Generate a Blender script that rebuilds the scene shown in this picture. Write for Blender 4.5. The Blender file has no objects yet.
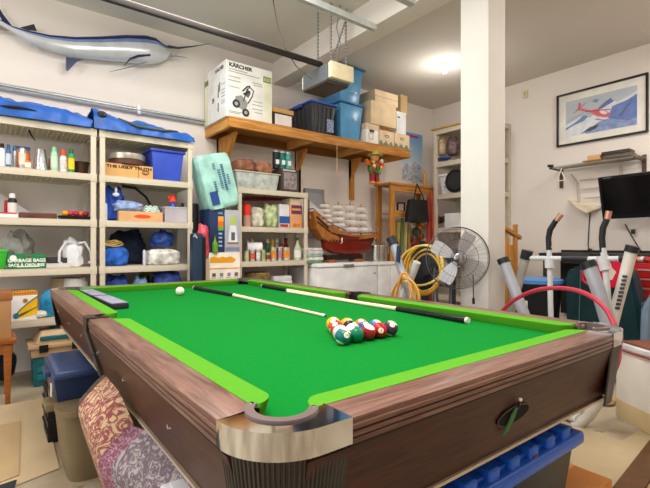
import bpy, bmesh, math, random
from mathutils import Vector, Matrix, noise
PI = math.pi
random.seed(4)
SC = bpy.context.scene
COL = SC.collection
# ---------------------------------------------------------------- camera
YAW = 0.918; F = 435.0; CZ = 1.11
cam = bpy.data.objects.new('camera', bpy.data.cameras.new('camera'))
COL.objects.link(cam)
cam.location = (0, 0, CZ)
cam.rotation_euler = (PI/2, 0, YAW - PI/2)
cam.data.sensor_width = 36; cam.data.lens = F/650*36; cam.data.clip_start = .05
SC.camera = cam
# ---------------------------------------------------------------- light and exposure
SC.view_settings.view_transform = 'Standard'; SC.view_settings.look = 'None'
SC.view_settings.gamma = 1; SC.view_settings.use_curve_mapping = False
SC.view_settings.exposure = 0.30
w = bpy.data.worlds.new('world'); SC.world = w; w.use_nodes = True
w.node_tree.nodes['Background'].inputs[0].default_value = (1.0, .98, .96, 1)
w.node_tree.nodes['Background'].inputs[1].default_value = .7
def area(name, loc, rot, sx, sy, e, col):
    d = bpy.data.lights.new(name, 'AREA'); d.shape = 'RECTANGLE'; d.size = sx; d.size_y = sy; d.energy = e; d.color = col
    o = bpy.data.objects.new(name, d); COL.objects.link(o); o.location = loc; o.rotation_euler = rot
    return o
area('garage_door_daylight', (-2.45, 1.6, 1.6), (0, -PI/2, 0), 2.6, 4.4, 42, (.95, .98, 1))
area('overhead_fill_front', (.3, .6, 3.2), (0, 0, 0), 1.6, 1.2, 56, (1, .965, .92))  # unseen area lamp added as overhead fill at the camera end
area('overhead_fill_middle', (1.2, 2.6, 3.2), (0, 0, 0), 1.2, 1.2, 52, (1, .965, .92))  # added fill above the table, no fixture hangs here
def bulb(name, loc, e, col=(1, .96, .90), r=.12):  # bare point lamp for added fill, no fixture modelled
    d = bpy.data.lights.new(name, 'POINT'); d.energy = e; d.color = col; d.shadow_soft_size = r
    o = bpy.data.objects.new(name, d); COL.objects.link(o); o.location = loc
bulb('ceiling_fill_left', (-.9, 3.1, 2.75), 26); bulb('ceiling_fill_near', (.9, .5, 2.8), 26); bulb('warm_fill_side', (4.3, -.6, 2.9), 22, (1, .88, .74))  # unseen point lamps added to lift the ceiling and warm the right side
area('overhead_fill_right', (4.2, .7, 3.2), (0, 0, 0), 1.2, 1.2, 34, (1, .95, .89))  # another unseen overhead lamp, added to fill the right-hand area
# ---------------------------------------------------------------- geometry of the place
cs, sn = math.cos(YAW), math.sin(YAW)
def P(x, y, X=None, Y=None, Z=None, D=None):
    u = (x-325)/F; v = (244-y)/F
    d = Vector((cs+sn*u, sn-cs*u, v))
    t = X/d[0] if X is not None else Y/d[1] if Y is not None else (Z-CZ)/d[2] if Z is not None else D
    return Vector((d[0]*t, d[1]*t, CZ+d[2]*t))
# ---------------------------------------------------------------- materials
def rgb(h):
    if not isinstance(h, str): h = '%02x%02x%02x' % tuple(h)
    v = [int(h[i:i+2], 16)/255 for i in (0, 2, 4)]
    return tuple((c/12.92 if c <= .04045 else ((c+.055)/1.055)**2.4) for c in v)
MATS = {}
def mat(col, rough=.6, metal=0, var=.12, scale=6, bump=0, kind='noise', alpha=1, emit=0, col2=None, stretch=None, trans=0, spec=.28):
    key = (str(col), rough, metal, var, scale, bump, kind, alpha, emit, str(col2), str(stretch), trans, spec)
    if key in MATS: return MATS[key]
    m = bpy.data.materials.new('mat_%d' % len(MATS)); m.use_nodes = True
    nt = m.node_tree; N = nt.nodes; L = nt.links; b = N['Principled BSDF']
    c = rgb(col)
    ca = tuple(min(1, v*(1-var)) for v in c); cb = tuple(min(1, v*(1+var)) for v in c)
    if col2 is not None: ca = rgb(col); cb = rgb(col2)
    tc = N.new('ShaderNodeTexCoord'); mp = N.new('ShaderNodeMapping'); L.new(tc.outputs['Object'], mp.inputs[0])
    if stretch: mp.inputs['Scale'].default_value = stretch
    if kind == 'wood':
        n0 = N.new('ShaderNodeTexNoise'); n0.inputs['Scale'].default_value = scale; n0.inputs['Detail'].default_value = 6
        n0.inputs['Distortion'].default_value = 1.2
        fac = n0.outputs[0]
    elif kind == 'voronoi':
        n0 = N.new('ShaderNodeTexVoronoi'); n0.inputs['Scale'].default_value = scale; fac = n0.outputs['Distance']
    elif kind == 'rug':
        n1 = N.new('ShaderNodeTexNoise'); n1.inputs['Scale'].default_value = scale; n1.inputs['Detail'].default_value = 3; n1.inputs['Distortion'].default_value = 2.5
        mm = N.new('ShaderNodeMath'); mm.operation = 'MULTIPLY'; mm.inputs[1].default_value = 15; L.new(n1.outputs[0], mm.inputs[0])
        m2 = N.new('ShaderNodeMath'); m2.operation = 'SINE'; L.new(mm.outputs[0], m2.inputs[0])
        m3 = N.new('ShaderNodeMath'); m3.operation = 'MULTIPLY_ADD'; m3.inputs[1].default_value = .5; m3.inputs[2].default_value = .5; L.new(m2.outputs[0], m3.inputs[0])
        n0 = n1; fac = m3.outputs[0]
    elif kind == 'chips':
        n0 = N.new('ShaderNodeTexVoronoi'); n0.inputs['Scale'].default_value = scale; fac = n0.outputs['Color']
    else:
        n0 = N.new('ShaderNodeTexNoise'); n0.inputs['Scale'].default_value = scale; n0.inputs['Detail'].default_value = 4; fac = n0.outputs[0]
    L.new(mp.outputs[0], n0.inputs['Vector'])
    rp = N.new('ShaderNodeValToRGB'); rp.color_ramp.elements[0].position = .3 if kind != 'rug' else .5; rp.color_ramp.elements[1].position = .7 if kind != 'rug' else .95
    rp.color_ramp.elements[0].color = ca+(1,); rp.color_ramp.elements[1].color = cb+(1,)
    L.new(fac, rp.inputs[0]); L.new(rp.outputs[0], b.inputs['Base Color'])
    b.inputs['Roughness'].default_value = rough; b.inputs['Metallic'].default_value = metal
    b.inputs['Specular IOR Level'].default_value = spec
    if bump:
        bp = N.new('ShaderNodeBump'); bp.inputs['Strength'].default_value = bump; bp.inputs['Distance'].default_value = .01
        L.new(fac, bp.inputs['Height']); L.new(bp.outputs[0], b.inputs['Normal'])
    if alpha < 1: b.inputs['Alpha'].default_value = alpha
    if trans: b.inputs['Transmission Weight'].default_value = trans
    if emit: b.inputs['Emission Color'].default_value = c+(1,); b.inputs['Emission Strength'].default_value = emit
    MATS[key] = m
    return m
wall_m = mat('ece4dd', .85, var=.025, scale=1.5, bump=.03)
ceil_m = mat('d9d3ca', .9, var=.02, scale=1.2)
resin = mat('cfc4b0', .5, var=.04)
pine = mat('ac6c2a', .5, kind='wood', scale=3, col2='d29850', stretch=(1, 9, 9))
pine_y = mat('c98a3c', .5, kind='wood', scale=3, col2='e0a95c', stretch=(9, 1, 9))
pine_z = mat('b06c2a', .5, kind='wood', scale=3, col2='cf9446', stretch=(9, 9, 1))
card = mat('d8b488', .8, var=.05); card_l = mat('dfc5a0', .8, var=.04)
white = mat('f0eee8', .45, var=.02); offw = mat('e4e0d6', .5, var=.03)
blackm = mat('1c1c1e', .45, var=.2); greym = mat('8c8f94', .5, var=.06)
steel = mat('c4c6c8', .25, 1, var=.05); chrome = mat('d8d8d8', .08, 1, var=.02)
galv = mat('cdd1d3', .35, .35, var=.08, scale=30)
navy = mat('1c2438', .5, var=.2); blue_cloth = mat('2f62b8', .7, var=.25, scale=9, bump=.2)
# ---------------------------------------------------------------- mesh builder
class MB:
    def __init__(s): s.bm = bmesh.new(); s.mats = []
    def mi(s, m):
        if m is None: return 0
        if m not in s.mats: s.mats.append(m)
        return s.mats.index(m)
    def merge(s, b2, m=None, t=None):
        if t is not None: bmesh.ops.transform(b2, matrix=t, verts=b2.verts)
        i = s.mi(m)
        for f in b2.faces: f.material_index = i
        me = bpy.data.meshes.new('tmp'); b2.to_mesh(me); b2.free(); s.bm.from_mesh(me); bpy.data.meshes.remove(me)
        return s
    def box(s, x0, x1, y0, y1, z0, z1, m=None, bev=0, t=None, seg=2):
        return s.frus((x0+x1)/2, (y0+y1)/2, z0, z1, abs(x1-x0), abs(y1-y0), abs(x1-x0), abs(y1-y0), m, bev, t, seg)
    def frus(s, cx, cy, z0, z1, w0, d0, w1, d1, m=None, bev=0, t=None, seg=2):
        b = bmesh.new(); v = []
        for z, ww, dd in ((z0, w0, d0), (z1, w1, d1)):
            for a, c in ((-1, -1), (1, -1), (1, 1), (-1, 1)): v.append(b.verts.new((cx+a*ww/2, cy+c*dd/2, z)))
        for f in ((3, 2, 1, 0), (4, 5, 6, 7), (0, 1, 5, 4), (1, 2, 6, 5), (2, 3, 7, 6), (3, 0, 4, 7)): b.faces.new([v[i] for i in f])
        if bev: bmesh.ops.bevel(b, geom=b.edges[:], offset=bev, segments=seg, affect='EDGES', profile=.6)
        bmesh.ops.recalc_face_normals(b, faces=b.faces)
        return s.merge(b, m, t)
    def cyl(s, p0, p1, r0, r1=None, m=None, seg=20, t=None):
        p0 = Vector(p0); p1 = Vector(p1); r1 = r0 if r1 is None else r1
        d = p1-p0; q = d.to_track_quat('Z', 'Y').to_matrix().to_4x4()
        b = bmesh.new()
        bmesh.ops.create_cone(b, cap_ends=True, segments=seg, radius1=max(r0, 1e-5), radius2=max(r1, 1e-5), depth=d.length)
        bmesh.ops.transform(b, matrix=Matrix.Translation((p0+p1)/2) @ q, verts=b.verts)
        return s.merge(b, m, t)
    def lathe(s, c, prof, m=None, seg=24, t=None):
        b = bmesh.new(); rings = []
        for r, z in prof:
            rings.append([b.verts.new((r*math.cos(2*PI*i/seg), r*math.sin(2*PI*i/seg), z)) for i in range(seg)])
        for a, c2 in zip(rings, rings[1:]):
            for i in range(seg):
                b.faces.new((a[i], a[(i+1) % seg], c2[(i+1) % seg], c2[i]))
        b.faces.new(rings[0][::-1]); b.faces.new(rings[-1])
        bmesh.ops.remove_doubles(b, verts=b.verts, dist=1e-5)
        bmesh.ops.recalc_face_normals(b, faces=b.faces)
        T = Matrix.Translation(Vector(c))
        return s.merge(b, m, (t @ T) if t is not None else T)
    def tube(s, pts, r, m=None, seg=8, closed=False, t=None):
        pts = [Vector(p) for p in pts]; n = len(pts); b = bmesh.new(); rings = []
        rr = r if isinstance(r, (list, tuple)) else [r]*n
        up = None
        for i, p in enumerate(pts):
            if closed: d = pts[(i+1) % n]-pts[i-1]
            else: d = pts[min(i+1, n-1)]-pts[max(i-1, 0)]
            d.normalize()
            if up is None: up = d.orthogonal().normalized()
            up = (up-d*up.dot(d))
            if up.length < 1e-6: up = d.orthogonal()
            up.normalize(); sd = d.cross(up)
            rings.append([b.verts.new(p+(up*math.cos(2*PI*k/seg)+sd*math.sin(2*PI*k/seg))*rr[i]) for k in range(seg)])
        prs = list(zip(rings, rings[1:]))
        if closed: prs.append((rings[-1], rings[0]))
        for a, c in prs:
            for k in range(seg): b.faces.new((a[k], a[(k+1) % seg], c[(k+1) % seg], c[k]))
        if not closed: b.faces.new(rings[0][::-1]); b.faces.new(rings[-1])
        bmesh.ops.recalc_face_normals(b, faces=b.faces)
        return s.merge(b, m, t)
    def prism(s, pts, ext, m=None, bev=0, t=None):
        b = bmesh.new(); ext = Vector(ext)
        a = [b.verts.new(Vector(p)) for p in pts]; c = [b.verts.new(Vector(p)+ext) for p in pts]
        b.faces.new(a); b.faces.new(c[::-1]); n = len(a)
        for i in range(n): b.faces.new((a[i], a[(i+1) % n], c[(i+1) % n], c[i]))
        bmesh.ops.recalc_face_normals(b, faces=b.faces)
        if bev: bmesh.ops.bevel(b, geom=b.edges[:], offset=bev, segments=2, affect='EDGES')
        return s.merge(b, m, t)
    def blob(s, c, rad, m=None, amp=.15, fr=2.5, seed=0, sub=3, flat=True, t=None, pw=1.0):
        b = bmesh.new(); bmesh.ops.create_icosphere(b, subdivisions=sub, radius=1)
        for v in b.verts:
            p = v.co.copy()
            if pw != 1: p = Vector([math.copysign(abs(k)**pw, k) for k in p])
            k = 1+amp*noise.noise(p*fr+Vector((seed*7.3, seed, 0)))+amp*.7*abs(noise.noise(p*fr*2.3+Vector((seed, 3, seed))))-(amp*.8*abs(noise.noise(Vector((p.x*fr*3, p.y*fr*3, p.z*fr*1.6))+Vector((seed, seed, 5)))) if sub > 2 else 0)
            v.co = Vector((p.x*rad[0]*k, p.y*rad[1]*k, p.z*rad[2]*k))
            if flat and v.co.z < -rad[2]*.8: v.co.z = -rad[2]*.8
        return s.merge(b, m, (t if t is not None else Matrix()) @ Matrix.Translation(Vector(c)))
    def grid(s, fn, nu, nv, m=None, th=0.004, t=None):
        b = bmesh.new()
        g = [[b.verts.new(Vector(fn(i/nu, j/nv))) for j in range(nv+1)] for i in range(nu+1)]
        for i in range(nu):
            for j in range(nv): b.faces.new((g[i][j], g[i+1][j], g[i+1][j+1], g[i][j+1]))
        bmesh.ops.recalc_face_normals(b, faces=b.faces)
        if th: bmesh.ops.solidify(b, geom=b.faces[:], thickness=th)
        return s.merge(b, m, t)
    def text(s, body, size, origin, xdir, ydir, m, align='LEFT', depth=.0008, sx=1, bold=0):
        cu = bpy.data.curves.new('txt', 'FONT'); cu.body = body; cu.size = size; cu.extrude = depth; cu.align_x = align; cu.offset = bold
        o = bpy.data.objects.new('txt', cu); COL.objects.link(o)
        bpy.context.view_layer.update()
        me = bpy.data.meshes.new_from_object(o.evaluated_get(bpy.context.evaluated_depsgraph_get()))
        b = bmesh.new(); b.from_mesh(me)
        bpy.data.objects.remove(o); bpy.data.curves.remove(cu); bpy.data.meshes.remove(me)
        x = Vector(xdir).normalized(); y = Vector(ydir).normalized(); z = x.cross(y); o3 = Vector(origin)
        T = Matrix(((x.x*sx, y.x, z.x, o3.x), (x.y*sx, y.y, z.y, o3.y), (x.z*sx, y.z, z.z, o3.z), (0, 0, 0, 1)))
        return s.merge(b, m, T)
def link(mb, name, m=None, parent=None, smooth=None, world=True, root=None, origin=None):
    """turn a builder into ONE mesh object; geometry is given in world coordinates (or local when world=False)"""
    me = bpy.data.meshes.new(name)
    if m is not None and not mb.mats: mb.mats = [m]
    if m is not None and mb.mats and mb.mats[0] is not m and None: pass
    o = bpy.data.objects.new(name, me); COL.objects.link(o)
    if parent is not None:
        o.parent = parent
        if world:
            M = Matrix(); q = parent
            while q is not None: M = q.matrix_basis @ M; q = q.parent
            bmesh.ops.transform(mb.bm, matrix=M.inverted(), verts=mb.bm.verts)
    elif origin is not None:
        bmesh.ops.transform(mb.bm, matrix=Matrix.Translation(-Vector(origin)), verts=mb.bm.verts); o.location = origin
    mb.bm.to_mesh(me); mb.bm.free()
    for mm in mb.mats: me.materials.append(mm)
    ang = .6 if smooth is None else smooth
    if ang:
        me.polygons.foreach_set('use_smooth', [True]*len(me.polygons))
        try: me.set_sharp_from_angle(angle=ang)
        except Exception: pass
    me.update()
    return o
def tag(o, label, cat=None, group=None, kind=None):
    o['label'] = label
    if cat: o['category'] = cat
    if group: o['group'] = group
    if kind: o['kind'] = kind
    return o
def thing(name, label, cat, loc=(0, 0, 0), group=None, rz=0):
    o = bpy.data.objects.new(name, None); COL.objects.link(o); o.location = loc; o.rotation_euler = (0, 0, rz); o.empty_display_size = .1
    return tag(o, label, cat, group)
def part(name, mb, m, parent, label=None, smooth=None):
    if m is not None:
        if not mb.mats: mb.mats = [m]
    o = link(mb, name, m, parent, smooth)
    if label: o['label'] = label
    return o
def single(name, mb, m, label, cat, group=None, smooth=None):
    me_min = [min(v.co[i] for v in mb.bm.verts) for i in range(3)]; me_max = [max(v.co[i] for v in mb.bm.verts) for i in range(3)]
    o = link(mb, name, m, None, smooth, origin=((me_min[0]+me_max[0])/2, (me_min[1]+me_max[1])/2, me_min[2]))
    return tag(o, label, cat, group)
def copy_tree(o, parent=None):
    c = o.copy(); COL.objects.link(c); c.parent = parent
    for ch in list(o.children): copy_tree(ch, c)
    return c
def structure(name, mb, m, label=None, kind='structure', smooth=None):
    o = link(mb, name, m, None, smooth); o['kind'] = kind
    if label: o['label'] = label
    return o
def at(loc, rz=0, rx=0, ry=0): return Matrix.Translation(Vector(loc)) @ Matrix.Rotation(rz, 4, 'Z') @ Matrix.Rotation(rx, 4, 'X') @ Matrix.Rotation(ry, 4, 'Y')
# ================================================================ STRUCTURE
YW = 4.62; XW = 5.75; ZC = 3.32
def stained_floor():
    m = bpy.data.materials.new('floor'); m.use_nodes = True; nt = m.node_tree; N = nt.nodes; L = nt.links; b = N['Principled BSDF']
    tc = N.new('ShaderNodeTexCoord')
    n1 = N.new('ShaderNodeTexNoise'); n1.inputs['Scale'].default_value = 1.6; n1.inputs['Detail'].default_value = 6; L.new(tc.outputs['Object'], n1.inputs['Vector'])
    r1 = N.new('ShaderNodeValToRGB'); e = r1.color_ramp.elements; e[0].position = .35; e[0].color = rgb('8f7e66')+(1,); e[1].position = .65; e[1].color = rgb('bdb098')+(1,)
    L.new(n1.outputs[0], r1.inputs[0])
    n2 = N.new('ShaderNodeTexNoise'); n2.inputs['Scale'].default_value = 9; n2.inputs['Detail'].default_value = 8; L.new(tc.outputs['Object'], n2.inputs['Vector'])
    r2 = N.new('ShaderNodeValToRGB'); e = r2.color_ramp.elements; e[0].position = .62; e[0].color = (0, 0, 0, 1); e[1].position = .72; e[1].color = (1, 1, 1, 1)
    L.new(n2.outputs[0], r2.inputs[0])
    mx = N.new('ShaderNodeMixRGB'); mx.inputs[2].default_value = rgb('7a5c3c')+(1,); L.new(r2.outputs[0], mx.inputs[0]); L.new(r1.outputs[0], mx.inputs[1])
    L.new(mx.outputs[0], b.inputs['Base Color']); b.inputs['Roughness'].default_value = .75
    return m
b = MB(); b.box(-2.6, XW+.15, -2.2, YW+.15, -.1, 0); structure('floor', b, stained_floor(), 'stained tan concrete floor')
b = MB(); b.box(-2.6, XW+.15, -2.2, YW+.15, ZC, ZC+.12); structure('ceiling', b, ceil_m)
b = MB(); b.box(-2.6, XW+.15, YW, YW+.15, 0, ZC); structure('wall_back', b, wall_m)
b = MB(); b.box(XW, XW+.15, -2.2, YW, 0, ZC); structure('wall_right', b, wall_m)
b = MB(); b.box(-2.6, XW+.15, -2.35, -2.2, 0, ZC); structure('wall_front', b, wall_m)
b = MB(); b.box(-.9, .1, -2.2, -2.16, 0, 2.1, mat('2a2422', .5)); structure('reflection_panel_dark', b, None, 'dark panel added on the wall behind the viewer for reflections')  # invented dark slab, gives the chrome castings a contrasting reflection
b = MB(); b.box(1.6, 2.6, -2.2, -2.16, 0, 2.1, mat('7a2a1e', .5)); structure('reflection_panel_red', b, None, 'red brown panel added on the wall behind the viewer for reflections')  # invented reddish slab out of view, adds a red streak to chrome reflections
b = MB(); b.box(-2.75, -2.6, -2.35, -.7, 0, ZC); b.box(-2.75, -2.6, 3.9, YW+.15, 0, ZC); b.box(-2.75, -2.6, -.7, 3.9, 2.95, ZC); structure('wall_left', b, wall_m)
b = MB(); b.box(2.72, 2.935, -2.2, YW, 3.067, ZC, bev=.004); structure('trim_1', b, wall_m, 'dropped ceiling beam')
b = MB(); b.box(2.72, 2.935, 1.70, 1.925, 0, 3.067, bev=.006); structure('trim_2', b, mat('ccc8c2', .75, var=.02), 'square painted pillar under the ceiling beam')
# ================================================================ POOL TABLE
TX0, TX1, TY0, TY1, TZ = .310, 1.855, .578, 3.53, .805
AB, AT = .56, TZ-.052
CLZ = .765; WW = .080; NW = .143       # wood width, nose offset
rail_wood_y = mat('5a3c32', .3, kind='wood', scale=5, col2='8a685a', stretch=(14, 1, 14))
rail_wood_x = mat('5a3c32', .3, kind='wood', scale=5, col2='8a685a', stretch=(1, 14, 14))
apron_y = mat('2c120a', .42, kind='wood', scale=5, col2='4e271b', stretch=(14, 1.2, 14))
apron_x = mat('2c120a', .42, kind='wood', scale=5, col2='4e271b', stretch=(1.2, 14, 14))
cloth_m = mat('047828', .95, var=.05, scale=60, bump=.05, spec=.1); cush_m = mat('549826', .95, var=.04, scale=60, spec=.1)
groove = mat('17100c', .4); trimlight = mat('c9b7a4', .35, .4)
table = thing('pool_table', 'large pool table with green cloth, brown wood rails and chrome corner castings', 'pool table', (1.11, 2.07, 0))
PR = .062
pc = [(TX0+.112, TY0+.105), (TX1-.112, TY0+.105), (TX1-.112, TY1-.105), (TX0+.112, TY1-.105)]   # corner pocket centres
ps = [(TX0+.088, 2.03), (TX1-.088, 2.03)]
def arc(cx, cy, r, a0, a1, n=14): return [(cx+r*math.cos(math.radians(a0+(a1-a0)*i/n)), cy+r*math.sin(math.radians(a0+(a1-a0)*i/n))) for i in range(n+1)]
def up(pts, z): return [(x, y, z) for x, y in pts]
# cloth bed with pocket notches
ix0, ix1, iy0, iy1 = TX0+WW, TX1-WW, TY0+WW, TY1-WW
def notch(k):
    (cx, cy) = pc[k]
    return {0: arc(cx, cy, PR, 135, -45), 1: arc(cx, cy, PR, 225, 45), 2: arc(cx, cy, PR, 315, 135), 3: arc(cx, cy, PR, 45, -135)}[k]
o_ = []
o_ += notch(0)
o_ += notch(1)
o_ += arc(ps[1][0]+.01, ps[1][1], PR, 270, 90)
o_ += notch(2)
o_ += notch(3)
o_ += arc(ps[0][0]-.01, ps[0][1], PR, 90, -90)
b = MB(); b.prism(up(o_, CLZ-.03), (0, 0, .03)); part('cloth_bed', b, cloth_m, table, 'bright green cloth', smooth=0)
b = MB(); b.box(TX0+.16, TX1-.16, TY0+.2, TY1-.2, CLZ-.1, CLZ-.03); part('slate_frame', b, apron_x, table)
# cushions
def cushion(p, q, inn, cut0, cut1):
    """p,q along the wood edge; inn = unit vector to the inside"""
    p = Vector(p+(0,)); q = Vector(q+(0,)); inn = Vector(inn+(0,)); d = (q-p).normalized()
    b = MB(); bb = bmesh.new(); rings = []
    n = 6
    for side, base, cut in ((0, p, cut0), (1, q, -cut1)):
        for k in range(n+1):
            tt = k/n
            a = tt*PI/2
            off = NW-WW
            w_ = off*(math.sin(a)) if side == 0 else off*math.cos(a)
            s_ = (1-math.cos(a))*abs(cut) if side == 0 else (1-math.sin(a))*abs(cut)
            pos = base + d*(s_ if side == 0 else -s_)
            prof = [(0, TZ), (max(w_, .001), TZ-.004), (max(w_-.002, .001), TZ-.014), (max(w_-.012, .0005), CLZ+.001), (0, CLZ+.001)]
            rings.append([bb.verts.new(pos+inn*u+Vector((0, 0, z))) for u, z in prof])
    for a, c in zip(rings, rings[1:]):
        for i in range(5): bb.faces.new((a[i], a[(i+1) % 5], c[(i+1) % 5], c[i]))
    bb.faces.new(rings[0]); bb.faces.new(rings[-1][::-1])
    bmesh.ops.remove_doubles(bb, verts=bb.verts, dist=1e-5); bmesh.ops.recalc_face_normals(bb, faces=bb.faces)
    b.merge(bb, cush_m); part('cushion', b, cush_m, table, 'light green cushion', smooth=.9)
ym = 2.03
cushion((ix0, TY0+.165), (ix0, ym-.075), (1, 0), .05, .04); cushion((ix0, ym+.075), (ix0, TY1-.165), (1, 0), .04, .05)
cushion((ix1, TY0+.165), (ix1, ym-.075), (-1, 0), .05, .04); cushion((ix1, ym+.075), (ix1, TY1-.165), (-1, 0), .04, .05)
cushion((TX0+.17, iy0), (TX1-.17, iy0), (0, 1), .05, .05); cushion((TX0+.17, iy1), (TX1-.17, iy1), (0, -1), .05, .05)
# rails: wood top, fluted edge
def rail(x0, x1, y0, y1, m):
    b = MB(); b.box(x0, x1, y0, y1, TZ-.014, TZ, bev=.003); b.box(x0+.01, x1-.01, y0+.01, y1-.01, AT+.005, TZ-.012); part('rail', b, m, table)
for xa in (TX0, TX1-WW):
    rail(xa, xa+WW, TY0+.13, ym-.045, rail_wood_y); rail(xa, xa+WW, ym+.045, TY1-.13, rail_wood_y)
for ya in (TY0, TY1-WW): rail(TX0+.19, TX1-.19, ya, ya+WW, rail_wood_x)
# fluting strips under the rail edge
def fl(x0, x1, y0, y1):
    b = MB()
    long_y = (y1-y0) > (x1-x0)
    for k in range(3):
        z = TZ-.012-.0135*k
        o = .003-.002*k
        b.box(x0-(o if long_y else 0), x1+(o if long_y else 0), y0-(0 if long_y else o), y1+(0 if long_y else o), z-.0095, z, trimlight if 0 else (rail_wood_y if long_y else rail_wood_x), bev=.002)
        b.box(x0+.002, x1-.002, y0+.002, y1-.002, z-.0135, z-.0095, groove)
    part('fluted_edge', b, None, table)
for xa in (TX0, TX1-.02): fl(xa, xa+.02, TY0+.13, ym-.04); fl(xa, xa+.02, ym+.04, TY1-.13)
for ya in (TY0, TY1-.02): fl(TX0+.19, TX1-.19, ya, ya+.02)
# slanted aprons
AB, AT = .56, TZ-.052
def apron(p0, p1, inn, m):
    p0 = Vector(p0); p1 = Vector(p1); inn = Vector(inn)
    b = MB()
    a = [p0+Vector((0, 0, AT)), p0+inn*.06+Vector((0, 0, AB)), p0+inn*.08+Vector((0, 0, AB)), p0+inn*.03+Vector((0, 0, AT))]
    b.prism(a, p1-p0, m)
    q = part('apron', b, m, table)
    b = MB(); a = [p0+inn*.052+Vector((0, 0, AB)), p0+inn*.085+Vector((0, 0, AB)), p0+inn*.085+Vector((0, 0, AB-.008)), p0+inn*.052+Vector((0, 0, AB-.008))]
    b.prism(a, p1-p0, trimlight); part('apron_trim', b, trimlight, q, 'pale strip along the lower edge')
    return q
i_ = .002
apL = apron((TX0+i_, TY0+.1, 0), (TX0+i_, ym-.03, 0), (1, 0, 0), apron_y); apL2 = apron((TX0+i_, ym+.03, 0), (TX0+i_, TY1-.1, 0), (1, 0, 0), apron_y)
apR = apron((TX1-i_, TY0+.1, 0), (TX1-i_, ym-.03, 0), (-1, 0, 0), apron_y); apR2 = apron((TX1-i_, ym+.03, 0), (TX1-i_, TY1-.1, 0), (-1, 0, 0), apron_y)
apF = apron((TX0+.1, TY0+i_, 0), (TX1-.1, TY0+i_, 0), (0, 1, 0), apron_x); apB = apron((TX0+.1, TY1-i_, 0), (TX1-.1, TY1-i_, 0), (0, -1, 0), apron_x)
# bolts/buttons on the side aprons
for ap, x in ((apL, TX0+i_), (apL2, TX0+i_)):
    ys = [1.05, 1.5, 1.93] if ap is apL else [2.35, 2.75, 3.25]
    for yy in ys:
        b = MB(); z = .675; xx = x+.06*(AT-z)/(AT-AB); b.cyl((xx+.002, yy, z), (xx-.006, yy, z), .007, .006, steel, 12); part('bolt_cover', b, steel, ap)
# corner castings
rib = mat('4a4642', .4, .35, var=.1)
def corner_casting(k):
    sx = 1 if k in (0, 3) else -1; sy = 1 if k in (0, 1) else -1
    X0 = TX0 if sx > 0 else TX1; Y0 = TY0 if sy > 0 else TY1; R = .125
    def g(u, v): return (X0+sx*u, Y0+sy*v)
    def outline(o, rr, ex=.19, ey=.13):    # outer line with offset o inward
        pts = [(o, ey)] + [(R+(R-o)*math.cos(a), R+(R-o)*math.sin(a)) for a in [PI+PI/2*i/16 for i in range(17)]] + [(ex, o)]
        return pts
    out = outline(-.004, 0)
    c = (.112, .105)
    hole = [(c[0]+(PR+.004)*math.cos(math.radians(a)), c[1]+(PR+.004)*math.sin(math.radians(a))) for a in range(315, 134, -9)]
    top = [g(*p) for p in out] + [g(.19, WW)] + [g(*h) for h in hole] + [g(WW, .13)]
    b = MB(); b.prism([(x, y, TZ-.044) for x, y in top], (0, 0, .047), chrome, bev=.0)
    r = part('corner_casting', b, chrome, table, 'chrome corner casting', smooth=.5)
    # ribbed skirt
    b = MB(); bb = bmesh.new(); cols = []; n = 120
    base = outline(.006, 0)
    # resample
    P_ = [Vector(p) for p in base]; L_ = [0]
    for i in range(1, len(P_)): L_.append(L_[-1]+(P_[i]-P_[i-1]).length)
    for j in range(n+1):
        s = L_[-1]*j/n; i = max(q for q in range(len(L_)) if L_[q] <= s+1e-9); i = min(i, len(P_)-2)
        p = P_[i].lerp(P_[i+1], (s-L_[i])/max(L_[i+1]-L_[i], 1e-9))
        cc = Vector((R, R)); rr = (1 if j % 4 < 2 else 0)*.0035
        dirv = (p-cc).normalized()
        cols.append([bb.verts.new(g(*(p - dirv*(tt*.032) + dirv*rr)) + (z,)) for tt, z in ((0, TZ-.044), (.35, TZ-.12), (1, AB-.01))])
    for a, c_ in zip(cols, cols[1:]):
        for q in range(2): bb.faces.new((a[q], c_[q], c_[q+1], a[q+1]))
    bmesh.ops.recalc_face_normals(bb, faces=bb.faces)
    bmesh.ops.solidify(bb, geom=bb.faces[:], thickness=-.004)
    b.merge(bb, rib); part('ribbed_skirt', b, rib, table, 'dark ribbed corner skirt', smooth=.3)
    # pocket liner and cup
    b = MB(); cx, cy = g(*c)
    m0 = 45 if (sx > 0 and sy > 0) else 135 if (sx < 0 and sy > 0) else 225 if (sx < 0) else 315
    A0, A1 = m0+78, m0+282
    inner = arc(cx, cy, PR-.012, A0, A1, 24); outer = arc(cx, cy, PR+.006, A1, A0, 24)
    b.prism(up(inner+outer, TZ-.02), (0, 0, .027), mat('6a5a58', .45))
    for a in (A0+6, A1-6):
        x, y = cx+(PR-.003)*math.cos(math.radians(a)), cy+(PR-.003)*math.sin(math.radians(a)); b.cyl((x, y, TZ+.006), (x, y, TZ+.009), .0045, .004, chrome, 10)
    part('pocket_liner', b, None, table)
    b = MB(); b.lathe((cx, cy, 0), [(.001, CLZ-.14), (PR, CLZ-.14), (PR+.002, CLZ-.012), (PR-.003, CLZ-.012), (PR-.005, CLZ-.13), (.001, CLZ-.13)], mat('151515', .8)); part('pocket_cup', b, mat('151515', .8), table, 'black pocket cup')
for k in range(4): corner_casting(k)
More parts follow.
